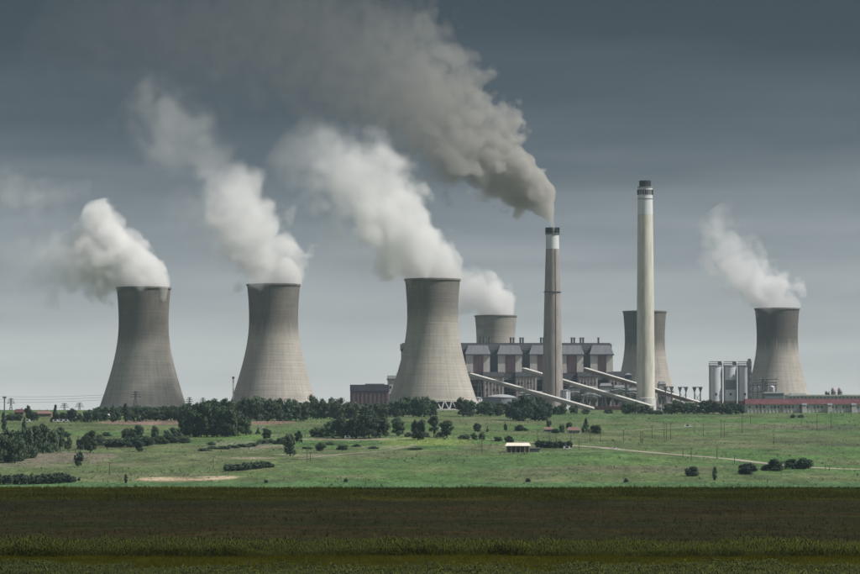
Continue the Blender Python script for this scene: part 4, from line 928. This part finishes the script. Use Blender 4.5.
# low scrub
sc_items = [(205, 451, 446, 14), (214, 449, 444.5, 13), (224, 449, 445, 14), (233, 448, 443.5, 13), (243, 447, 442, 14), (252, 446.5, 441.5, 12), (262, 444, 438.5, 12), (270, 443, 437.5, 10), (211, 445, 441, 10), (285, 441, 436, 10), (373, 448.6, 445.5, 12), (415, 449.5, 447, 16), (330, 445, 441, 9), (356, 447, 443, 9), (308, 449, 445, 10)]
for i, (px, b0, t0, w) in enumerate(sorted(sc_items)):
    tree(px, b0, t0, w, 'bush', f'low greyish scrub clump, {ORD[i]} from left at left centre', 'scrub clumps at left centre', 'tree_light', name='scrub_clump')
# hedges: each one thing, made of the same leafy stuff in one body
def hedge(pts, label, hpx, wid, mk='tree_dark', taper=True):
    """pts (px, base); one body of leaf clumps along the line"""
    r = np.random.default_rng(len(label)); P = [hit(*p) for p in pts]; V = []; root = P[len(P)//2]
    s_ = MPP(root.y); H = hpx * s_
    L = sum((b_ - a).length for a, b_ in zip(P[:-1], P[1:])); stems = []
    for a, b_ in zip(P[:-1], P[1:]):
        n = max(2, int((b_ - a).length / 1.6))
        for i in range(n):
            c = a.lerp(b_, i / n); f = 1.0
            if taper: u = ((c - P[0]).length / L); f = min(1, .35 + 3.0 * min(u + .25, 1 - u) )
            h = H * f * r.uniform(.85, 1.05); k = 120
            d = r.normal(size=(k, 3)); d /= np.linalg.norm(d, axis=1)[:, None]
            cc = np.array([c.x, c.y + r.uniform(-wid/2, wid/2), zg(c.x, c.y) + h * .5]) + d * np.array([1.6, wid * .5, h * .5]) * (r.random((k, 1)) ** .3)
            t1 = r.normal(size=(k, 3)); t1 /= np.linalg.norm(t1, axis=1)[:, None]; t2 = np.cross(t1, d + r.normal(0, .3, (k, 3))); t2 /= np.linalg.norm(t2, axis=1)[:, None]
            sz = r.uniform(.4, .7, (k, 1)); V.append(np.stack([cc - t1*sz, cc - t2*sz, cc + t1*sz, cc + t2*sz], 1))
            if i % 5 == 0: stems.append(MB().tube([(c.x, c.y, zg(c.x, c.y) - .4), (c.x + .2, c.y, zg(c.x, c.y) + h * .6)], [.18, .08], 5))
    V = np.concatenate(V) - np.array(root); n = len(V)
    T = thing('hedge', label, 'hedge', root)
    me = fast_mesh('foliage', V.reshape(-1, 3), [np.arange(n * 4).reshape(n, 4)]); link('foliage', me, M[mk], T)
    for st_ in stems: part('stem', st_, M['bark'], T)
hedge([(-12, 484.5), (20, 484.5), (45, 484), (62, 483), (75, 482)], 'long dark hedge at the lower left edge of the slope', 10.5, 7)
hedge([(226, 471.5), (240, 470.5), (256, 469), (273, 467)], 'low dark bramble strip on the slope at left centre', 7, 6)
hedge([(537, 447.5), (552, 448.2), (572.5, 448.4)], 'clipped dark hedge behind the open shed', 7.5, 4, taper=False)

# ------------------------------------------------------------------ pylons, masts, poles, wires
def pylon(px, base, top, wpx, label, D=None, arms=3, thick=.42, group='lattice pylons', mname='steel'):
    p = hit(px, base) if D is None else Vector((PX(px, D), D, zg(PX(px, D), D)))
    h = PZ(top, p.y) - p.z; w = wpx * MPP(p.y) / 2; T = thing('pylon', label, 'pylon', p, group); m = M[mname]
    def cor(f):
        q = w * .55 * (1 - f) + w * .12 * f if f < .65 else w * .12 + w * .12 * .0
        q = w * (.55 - .62 * f) if f < .68 else w * .13
        return [Vector((p.x + a * q, p.y + b_ * q, p.z - .4 + h * f)) for a, b_ in ((-1,-1),(1,-1),(1,1),(-1,1))]
    lv = [0, .2, .38, .54, .68, .8, .9, 1.0]; cs = [cor(f) for f in lv]
    for k in range(4):
        mb = MB()
        for i in range(len(lv) - 1): mb.bar(cs[i][k], cs[i+1][k], thick)
        part('leg', mb, m, T)
    mb = MB()
    for i in range(len(lv) - 1):
        for k in range(4): mb.bar(cs[i][k], cs[i+1][(k+1) % 4], thick*.6); mb.bar(cs[i][(k+1) % 4], cs[i+1][k], thick*.6)
    part('lattice', mb, m, T)
    for f, q in ((.70, 1.0), (.82, .8), (.94, .62))[:arms]:
        z = p.z + h * f; mb = MB(); mb.bar((p.x - w*q, p.y, z), (p.x + w*q, p.y, z), thick); mb.bar((p.x - w*q, p.y, z), (p.x, p.y, z + h*.06), thick*.7); mb.bar((p.x + w*q, p.y, z), (p.x, p.y, z + h*.06), thick*.7)
        ar = part('crossarm', mb, m, T)
        for s1 in (-1, 1): part('insulator', MB().bar((p.x + s1*w*q*.96, p.y, z), (p.x + s1*w*q*.96, p.y, z - h*.05), thick*.8), M['steel_light'], T, ar)
    return p, h, w
def portal(px, top, D, label):
    X = PX(px, D); zb = zg(X, D); h = PZ(top, D) - zb; T = thing('gantry_pylon', label, 'pylon', (X, D, zb), 'substation gantries')
    for s1 in (-1, 1):
        mb = MB().bar((X + s1*2.0, D, zb - .4), (X + s1*2.9, D, zb + h*.8), .75).bar((X + s1*3.4, D, zb - .4), (X + s1*3.1, D, zb + h*.8), .6); part('leg', mb, M['steel'], T)
        part('head', MB().frustum((X + s1*3 - .5, X + s1*3 + .5, D - .4, D + .4), zb + h*.78, (X + s1*3 - 2, X + s1*3 + 2, D - .4, D + .4), zb + h*.97), M['steel'], T)
    part('crossbeam', MB().box(X - 5.2, X + 5.2, D - .5, D + .5, zb + h*.972, zb + h), M['steel'], T)
    part('brace', MB().bar((X - 2, D, zb + h*.4), (X + 2.4, D, zb + h*.7), .4).bar((X + 2, D + .5, zb + h*.4), (X - 2.4, D + .5, zb + h*.7), .4), M['steel'], T)
portal(668.5, 386.4, 3300, 'substation gantry nearest the tall cream chimney'); portal(683, 386.8, 3320, 'middle one of the three substation gantries'); portal(697.5, 386.8, 3330, 'substation gantry nearest the silos')
PY = {}
PY['a'] = pylon(135.5, 414, 391, 11, 'lattice pylon standing in front of the leftmost cooling tower', D=3020)
PY['b'] = pylon(334, 417, 398.5, 9, 'lattice pylon above the middle grove', D=2900)
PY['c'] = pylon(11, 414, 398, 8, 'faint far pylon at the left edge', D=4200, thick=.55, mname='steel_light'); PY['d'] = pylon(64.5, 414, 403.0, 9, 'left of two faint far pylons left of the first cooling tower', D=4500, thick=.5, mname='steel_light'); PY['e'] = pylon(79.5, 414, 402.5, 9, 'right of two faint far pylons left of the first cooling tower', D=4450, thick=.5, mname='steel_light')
PY['f'] = pylon(189.5, 414, 397, 7, 'small pylon between the first and second cooling tower', D=3500, thick=.4); PY['g'] = pylon(203, 414, 397.5, 7, 'pylon just left of the second cooling tower', D=3560, thick=.4)
def wire(a, b_, sag, label, rad=.10):
    a, b_ = Vector(a), Vector(b_); n = 18; pts = [a.lerp(b_, i / n) - Vector((0, 0, sag * 4 * (i/n) * (1 - i/n))) for i in range(n + 1)]
    ob = link('power_line', MB().tube([p - a for p in pts], rad, 4).mesh('power_line'), M['steel']); ob.location = a
    tag(ob, label, 'cable', 'overhead cables')
def arm(k, f, s1):
    p, h, w = PY[k]; q = {.70: 1.0, .82: .8, .94: .62}[f]; return (p.x + s1*w*q*.96, p.y, p.z + h*f - h*.05)
for f, nm in ((.70, 'lowest'), (.82, 'middle'), (.94, 'top')):
    p, h, w = PY['a']; L0 = Vector(arm('a', f, -1)); wire(L0, Vector((PX(-60, 3050), 3050, L0.z - 1 + (f - .8) * 6)), 3, f'{nm} cable running left from the pylon before the first tower')
    wire(arm('a', f, 1), arm('g', f, -1), 2, f'{nm} cable running right from the pylon before the first tower')
    wire(arm('b', f, -1), Vector((PX(200, 3050), 3050, L0.z - 6)), 3, f'{nm} cable running left from the pylon above the middle grove')
# mast, red and white
p = Vector((PX(233.2, 3080), 3080, 0)); p.z = zg(p.x, p.y); h = PZ(377.5, 3080) - p.z
T = thing('radio_mast', 'thin red and white lattice mast left of the second cooling tower', 'mast', p)
for j in range(6):
    mb = MB(); z0, z1 = p.z + h * j / 6, p.z + h * (j + 1) / 6 - .01
    for a, b_ in ((-.5, -.4), (.5, -.4), (0, .5)): mb.bar((p.x + a, p.y + b_, z0), (p.x + a, p.y + b_, z1), .28)
    for q in range(3): mb.bar((p.x - .5, p.y - .4, z0 + (z1 - z0) * q / 3), (p.x + .5, p.y - .4, z0 + (z1 - z0) * (q + 1) / 3), .2)
    part('section', mb, M['mast_red'] if j % 2 else M['white_paint'], T)
part('antenna', MB().box(p.x - 1.1, p.x + 1.1, p.y - .6, p.y + .6, p.z + h - 1, p.z + h + .8), M['steel'], T)
# lamp-headed pole far left
p = hit(4.3, 431); h = PZ(396.5, p.y) - p.z
T = thing('light_mast', 'tall dark floodlight mast at the far left edge', 'mast', p)
part('pole', MB().lathe((p.x, p.y, p.z - .4), [(.55, 0), (.4, h * .97)], 10), M['steel'], T); part('lamp_frame', MB().box(p.x - 1.3, p.x + 1.3, p.y - .5, p.y + .5, p.z + h * .95, p.z + h), M['steel'], T)
for j in range(4): part('lamp', MB().frustum((p.x - 1.2 + j*.62, p.x - .75 + j*.62, p.y - .9, p.y - .52), p.z + h*.955, (p.x - 1.25 + j*.62, p.x - .7 + j*.62, p.y - .95, p.y - .51), p.z + h*.99), M['steel_light'], T)
# utility poles
poles = [(482, 453, 431), (537.6, 441, 429.5), (579, 449.5, 440), (590, 442, 430), (600.5, 442, 431), (623.5, 442, 430), (640.6, 443, 432), (642.6, 443.5, 432), (652, 438.5, 425), (664.3, 438.5, 422.5), (666.6, 439, 423), (670.5, 439.5, 423), (683, 457, 448.5), (691.3, 460, 447.5), (694.5, 433, 426), (703.3, 435.5, 424), (717, 458, 446.5), (721.3, 438, 419.5), (724.2, 438, 420),
         (734.5, 463.5, 455), (742.2, 433, 415.5), (750.4, 425, 415), (774, 444, 437), (801.3, 425, 412.5), (817.2, 431, 411), (831.2, 429, 411), (825.5, 470.5, 465), (829.5, 470.5, 465.5), (109.6, 475, 462), (213.3, 469, 456), (307.2, 462, 450), (310.4, 461, 452), (305, 437.5, 430), (549.5, 443, 432), (556, 441.5, 433), (571, 441, 432)]
poles.sort()
for i, (px, b0, t0) in enumerate(poles):
    p = hit(px, b0); h = PZ(t0, p.y) - p.z
    T = thing('utility_pole', f'thin dark wooden pole on the slope, {ORD[i]} pole counted from the left', 'pole', p, 'wooden poles on the slope')
    part('pole', MB().lathe((p.x, p.y, p.z - .5), [(.24, 0), (.15, h + .5)], 8), M['timber'], T)
    ca_ = part('crossarm', MB().box(p.x - 1.1, p.x + 1.1, p.y - .12, p.y + .12, p.z + h*.93, p.z + h*.93 + .2), M['timber'], T)
    for q in (-1, 0, 1): part('insulator', MB().lathe((p.x + q * .95, p.y, p.z + h*.93 + .2), [(.09, 0), (.11, .15), (.05, .28)], 6), M['steel_light'], T, ca_)

# ------------------------------------------------------------------ steam and smoke
def plume_material(name, U, V, L, ctrl, vr, rmax, dens, color, noise, amp, edge, step, aniso=0.0, seed=0.0, col2=None):
    """density of a bent plume: distance from a curved axis, broken up by billows"""
    m = bpy.data.materials.new(name); m.use_nodes = True; t = m.node_tree; t.nodes.clear()
    o = N(t, 'ShaderNodeOutputMaterial'); pv = N(t, 'ShaderNodeVolumePrincipled'); pv.inputs['Density Attribute'].default_value = ''
    pv.inputs['Color'].default_value = color + (1,); pv.inputs['Anisotropy'].default_value = aniso
    t.links.new(pv.outputs[0], o.inputs['Volume'])
    def mm(op, a, b_=0.0, c=None, cl=False):
        n = N(t, 'ShaderNodeMath', operation=op); n.use_clamp = cl
        for i, q in enumerate((a, b_, c)):
            if q is None: continue
            if isinstance(q, (int, float)): n.inputs[i].default_value = q
            else: t.links.new(q, n.inputs[i])
        return n.outputs[0]
    tc = N(t, 'ShaderNodeTexCoord'); P = tc.outputs['Object']
    def vscale(v, f, offs=(0, 0, 0)):
        n = N(t, 'ShaderNodeVectorMath', operation='MULTIPLY_ADD'); t.links.new(v, n.inputs[0]); n.inputs[1].default_value = (f, f, f); n.inputs[2].default_value = offs; return n.outputs[0]
    # domain warp
    wn = N(t, 'ShaderNodeTexNoise'); wn.inputs['Scale'].default_value = 1; wn.inputs['Detail'].default_value = 0; t.links.new(vscale(P, 1 / (noise * 2.2), (seed, 3, 1)), wn.inputs['Vector'])
    ws = N(t, 'ShaderNodeVectorMath', operation='MULTIPLY_ADD'); t.links.new(wn.outputs['Color'], ws.inputs[0]); q = noise * .9; ws.inputs[1].default_value = (q, q, q); ws.inputs[2].default_value = (-q/2,) * 3
    ad = N(t, 'ShaderNodeVectorMath', operation='ADD'); t.links.new(P, ad.inputs[0]); t.links.new(ws.outputs[0], ad.inputs[1]); Q = ad.outputs[0]
    def dot(v, w):
        n = N(t, 'ShaderNodeVectorMath', operation='DOT_PRODUCT'); t.links.new(v, n.inputs[0]); n.inputs[1].default_value = w; return n.outputs['Value']
    u = mm('DIVIDE', dot(Q, U), L); v = dot(Q, V); sp = N(t, 'ShaderNodeSeparateXYZ'); t.links.new(Q, sp.inputs[0])
    def curve(pts):
        n = N(t, 'ShaderNodeFloatCurve'); c = n.mapping.curves[0]; n.mapping.use_clip = True
        while len(c.points) < len(pts): c.points.new(.5, .5)
        for pnt, (a, b_) in zip(c.points, pts): pnt.location = (a, b_); pnt.handle_type = 'AUTO_CLAMPED'
        n.mapping.update(); t.links.new(u, n.inputs['Value']); return n.outputs[0]
    vmin, vmax = vr
    vcn = curve([(a, (b_ - vmin) / (vmax - vmin)) for a, b_, r, d in ctrl]); rn = curve([(a, r / rmax) for a, b_, r, d in ctrl]); dn = curve([(a, d) for a, b_, r, d in ctrl])
    dv = mm('SUBTRACT', v, mm('MULTIPLY_ADD', vcn, vmax - vmin, vmin))
    q = mm('SQRT', mm('ADD', mm('MULTIPLY', dv, dv), mm('MULTIPLY', sp.outputs[1], sp.outputs[1])))
    q = mm('DIVIDE', q, mm('MULTIPLY', rn, rmax))
    vo = N(t, 'ShaderNodeTexNoise'); vo.inputs['Scale'].default_value = 1; vo.inputs['Detail'].default_value = 1; vo.inputs['Roughness'].default_value = .45
    t.links.new(vscale(P, 1 / (noise * 1.25), (seed * 2, 0, 5)), vo.inputs['Vector'])
    puff = mm('ABSOLUTE', mm('SUBTRACT', vo.outputs[0], .5))      # creases between rounded billows
    fn = N(t, 'ShaderNodeTexNoise'); fn.inputs['Scale'].default_value = 1; fn.inputs['Detail'].default_value = 5; fn.inputs['Roughness'].default_value = .64; t.links.new(vscale(P, 1 / (noise * .7), (seed, seed, 0)), fn.inputs['Vector'])
    e_ = mm('SUBTRACT', .92, q)
    e_ = mm('ADD', e_, mm('MULTIPLY', mm('SUBTRACT', puff, .09), amp * 4.0))
    e_ = mm('ADD', e_, mm('MULTIPLY', mm('SUBTRACT', fn.outputs[0], .5), amp * 2.1))
    sm = N(t, 'ShaderNodeMapRange'); sm.interpolation_type = 'SMOOTHSTEP'; t.links.new(e_, sm.inputs[0])
    if isinstance(edge, tuple):      # edge softens along the plume
        ew = mm('MULTIPLY_ADD', u, edge[1] - edge[0], edge[0]); t.links.new(mm('MAXIMUM', ew, .05), sm.inputs['From Max'])
    else: sm.inputs['From Max'].default_value = edge
    inside = mm('MULTIPLY', mm('GREATER_THAN', u, 0.0), mm('LESS_THAN', u, 1.0))
    t.links.new(mm('MULTIPLY', mm('MULTIPLY', mm('MULTIPLY', sm.outputs[0], dn), inside), dens), pv.inputs['Density'])
    if col2:          # far smoke darker: shade from clouds above put into the colour
        mc = N(t, 'ShaderNodeMixRGB'); mc.inputs[1].default_value = color + (1,); mc.inputs[2].default_value = col2 + (1,)
        t.links.new(mm('MULTIPLY', u, 2.0, None, True), mc.inputs[0]); t.links.new(mc.outputs[0], pv.inputs['Color'])
    m.cycles.volume_step_rate = step
    return m
def plume_body(root, name, D, pts, dens, color, noise, amp=.55, edge=.30, stepm=7.5, seed=0.0, aniso=0.0, yoff=0.0, col2=None):
    """pts (px, py, radius px, relative density), along the plume"""
    pts = [(px, py, r * 1.38, d) for px, py, r, d in pts]; s_ = MPP(D); W3 = [at(px, py, D) for px, py, r, d in pts]; A, B = W3[0], W3[-1]
    Uv = Vector((B.x - A.x, 0, B.z - A.z)); L = Uv.length; Uv.normalize(); Vv = Vector((-Uv.z, 0, Uv.x))
    ctrl = []
    for p, (px, py, r, d) in zip(W3, pts):
        dl = p - A; ctrl.append((dl.dot(Uv) / L, dl.dot(Vv), r * s_, d))
    ctrl.sort()
    vs_ = [c[1] for c in ctrl]; vr = (min(vs_) - 5, max(vs_) + 5); rmax = max(c[2] for c in ctrl) * 1.02
    # envelope mesh in the same frame
    ua = np.linspace(0, 1, 33); cu = np.array([c[0] for c in ctrl]); vcs = np.interp(ua, cu, [c[1] for c in ctrl]); rs = np.interp(ua, cu, [c[2] for c in ctrl])
    ker = np.array([.25, .5, .25]); vcs[1:-1] = np.convolve(vcs, ker, 'valid'); mx_ = np.maximum.reduce([rs, np.roll(rs, 1), np.roll(rs, -1)]); mx_[0] = rs[0]; mx_[-1] = rs[-1]
    n = 18; V = []; 
    for k in range(33):
        Rr = mx_[k] * 1.30 + noise * .28
        for j in range(n):
            a = 2 * math.pi * j / n
            p = Uv * float(ua[k] * L) + Vv * float(vcs[k] + Rr * math.cos(a)); V.append((p.x, Rr * math.sin(a), p.z))
    fs = [np.array([(k*n+j, k*n+(j+1) % n, (k+1)*n+(j+1) % n, (k+1)*n+j) for k in range(32) for j in range(n)])]
    fs += [np.array([list(range(n))[::-1]]), np.array([[32*n + j for j in range(n)]])]
    V = np.array(V); q0 = fs[0]; ce = V.mean(0)          # outward normals, whatever way the plume leans
    p0, p1, p2, p3 = (V[q0[:, i]] - ce for i in range(4))
    if (np.einsum('ij,ij->i', p0, np.cross(p1, p2)) + np.einsum('ij,ij->i', p0, np.cross(p2, p3))).sum() < 0: fs = [f[:, ::-1] for f in fs]
    me = fast_mesh(name, V, fs)
    bb = (V.max(0) - V.min(0)).mean() / 10
    m = plume_material(name, tuple(Uv), tuple(Vv), L, ctrl, vr, rmax, dens, color, noise, amp, edge, stepm / bb, aniso, seed, col2)
    ob = link(name, me, m, root); ob.location = A + Vector((0, yoff, 0)) - root.location; return ob
WHITE = (.985, .985, .985)
def plume(name, label, cat, ti, group='steam plumes of the cooling towers', px=None, py=None, D=None):
    loc = TPOS[ti] if ti is not None else tuple(at(px, py, D)); return thing(name, label, cat, loc, group)
T = plume('steam_plume', 'white steam drifting left from the leftmost cooling tower', 'steam', 0)
D = 3155
plume_body(T, 'billow', D, [(168, 295, 9, .4), (160, 285, 17, 1), (149, 276, 21, 1), (134, 270, 24, 1), (116, 264, 28, 1), (98, 260, 31, .9), (78, 262, 30, .6), (56, 266, 28, .25), (25, 268, 25, .08), (-15, 262, 25, .02)], .085, WHITE, 22, .5, (.12, .9), seed=21.3)
plume_body(T, 'puff', D, [(112, 266, 22, .5), (104, 248, 24, 1), (99, 232, 20, 1), (97, 217, 16, 1), (96, 200, 11, .2)], .085, WHITE, 20, .45, .25, 7, seed=33.1)
plume_body(T, 'wisp', D, [(92, 192, 12, .1), (62, 194, 17, .35), (38, 190, 20, .5), (10, 188, 22, .45), (-25, 184, 22, .2)], .020, WHITE, 24, .7, .9, 10, seed=8.0)
T = plume('steam_plume', 'pale steam rising left from the second cooling tower in two puffs', 'steam', 1); D = 3205
plume_body(T, 'billow', D, [(294, 298, 10, .4), (287, 286, 18, 1), (276, 270, 25, 1), (254, 244, 27, .85), (240, 222, 30, .75), (232, 200, 31, .7), (226, 180, 28, .35), (212, 160, 26, .12), (198, 140, 24, .02)], .060, WHITE, 25, .6, (.14, .75), seed=2.2)
plume_body(T, 'haze_wing', D, [(262, 262, 16, .2), (240, 246, 24, .5), (215, 228, 28, .5), (190, 212, 28, .3), (165, 198, 26, .05)], .016, WHITE, 26, .7, .9, 10, seed=15.5)
plume_body(T, 'wisp', D, [(218, 180, 18, .1), (195, 156, 27, .35), (172, 130, 34, .5), (152, 106, 32, .45), (135, 86, 26, .1)], .015, WHITE, 32, .7, .9, 11, seed=5.5)
T = plume('steam_plume', 'largest white steam plume, rising left from the nearest cooling tower', 'steam', 2); D = 3085
plume_body(T, 'billow', D, [(456, 294, 10, .4), (449, 284, 18, 1), (436, 271, 26, 1), (418, 250, 31, 1), (396, 224, 36, .9), (366, 188, 41, .6), (340, 170, 42, .38), (312, 152, 38, .2), (282, 134, 30, .03)], .062, WHITE, 28, .55, (.12, .85), seed=3.7)
plume_body(T, 'wisp', D, [(420, 276, 12, .2), (400, 270, 16, .5), (378, 262, 22, .5), (350, 245, 28, .3), (320, 225, 28, .05)], .014, WHITE, 24, .7, .8, 10, seed=9.5)
T = plume('steam_plume', 'small white steam cloud behind the nearest plume, from the tower behind the boiler house', 'steam', 3); D = 4075
plume_body(T, 'billow', D, [(511, 323, 8, .4), (505, 311, 15, 1), (492, 301, 19, 1), (470, 290, 19, .7), (452, 284, 18, .25), (432, 279, 18, .08), (410, 274, 18, .01)], .065, WHITE, 22, .55, (.14, .8), seed=6.1)
T = plume('steam_plume', 'pale steam drifting up left from the rightmost cooling tower', 'steam', 5); D = 3842
plume_body(T, 'billow', D, [(794, 321, 8, .4), (788, 310, 14, 1), (775, 298, 20, 1), (748, 278, 22, .8), (733, 262, 22, .5), (723, 244, 19, .4), (717, 227, 16, .35), (713, 208, 12, .1)], .055, (.97, .97, .985), 24, .65, (.14, .85), seed=7.4)
T = plume('smoke_plume', 'brownish grey smoke plume billowing left from the smoking chimney across the sky', 'smoke', None, None, 552.6, 228, 3345); D = 3345
SM = (.74, .73, .70)
plume_body(T, 'billow', D, [(554.5, 230.5, 3.4, 1), (552.5, 222, 4.6, 1), (548, 210, 8, 1), (538, 195, 15, .95), (517, 177, 25, .72), (489, 155, 36, .42), (456, 128, 46, .20), (420, 98, 55, .10), (380, 68, 62, .052), (325, 46, 64, .034), (250, 34, 62, .024), (150, 28, 60, .015), (30, 24, 58, .005)], .15, SM, 27, .62, (.10, .75), 7.5, seed=12.2, col2=(.36, .355, .34))

# ------------------------------------------------------------------ haze
hb = MB().box(-7200, 7200, -950, 9700, -16, 560)
hz_o = link('haze', hb.mesh('haze')); tag(hz_o, 'thin pale haze over the whole landscape', 'haze', kind='stuff')
hm = bpy.data.materials.new('haze'); hm.use_nodes = True; t = hm.node_tree; t.nodes.clear()
o = N(t, 'ShaderNodeOutputMaterial'); pv = N(t, 'ShaderNodeVolumePrincipled'); pv.inputs['Density Attribute'].default_value = ''
pv.inputs['Color'].default_value = (.60, .81, 1.0, 1); pv.inputs['Density'].default_value = 3.0e-5; pv.inputs['Anisotropy'].default_value = .0
t.links.new(pv.outputs[0], o.inputs['Volume']); hm.cycles.homogeneous_volume = True
hz_o.data.materials.append(hm)

# ------------------------------------------------------------------ cloud added out of view to shade the near fields
import bmesh
bm = bmesh.new(); bmesh.ops.create_icosphere(bm, subdivisions=5, radius=1.0)
ct = Vector((0, 640, 900)) + Vector((sd.x, sd.y, 0)) * (886 / sd.z)
V = np.array([v.co[:] for v in bm.verts])
q = 1 + .35 * (fbm(V[:, 0] * 2.4 + 9, V[:, 1] * 2.4 + V[:, 2] * 2, 4) - .5) + .12 * (fbm(V[:, 0] * 8 + 3, V[:, 1] * 8 + V[:, 2] * 7, 3) - .5)
for v, k in zip(bm.verts, q): v.co = (v.co.x * 330 * k, v.co.y * 430 * k, v.co.z * 48 * (k + .25 * (k - 1)))
me = bpy.data.meshes.new('cloud'); bm.to_mesh(me); bm.free(); smooth(me)
cl = link('cloud', me); cl.location = ct; tag(cl, 'unseen cloud added right of the view to shade the near fields', 'cloud', kind='stuff')
m = bpy.data.materials.new('shade_cloud_vapour'); m.use_nodes = True; t = m.node_tree; t.nodes.clear()
o = N(t, 'ShaderNodeOutputMaterial'); pv = N(t, 'ShaderNodeVolumePrincipled'); pv.inputs['Density Attribute'].default_value = ''
pv.inputs['Color'].default_value = (.97, .97, .98, 1); pv.inputs['Density'].default_value = .017; t.links.new(pv.outputs[0], o.inputs['Volume']); m.cycles.homogeneous_volume = True
me.materials.append(m)
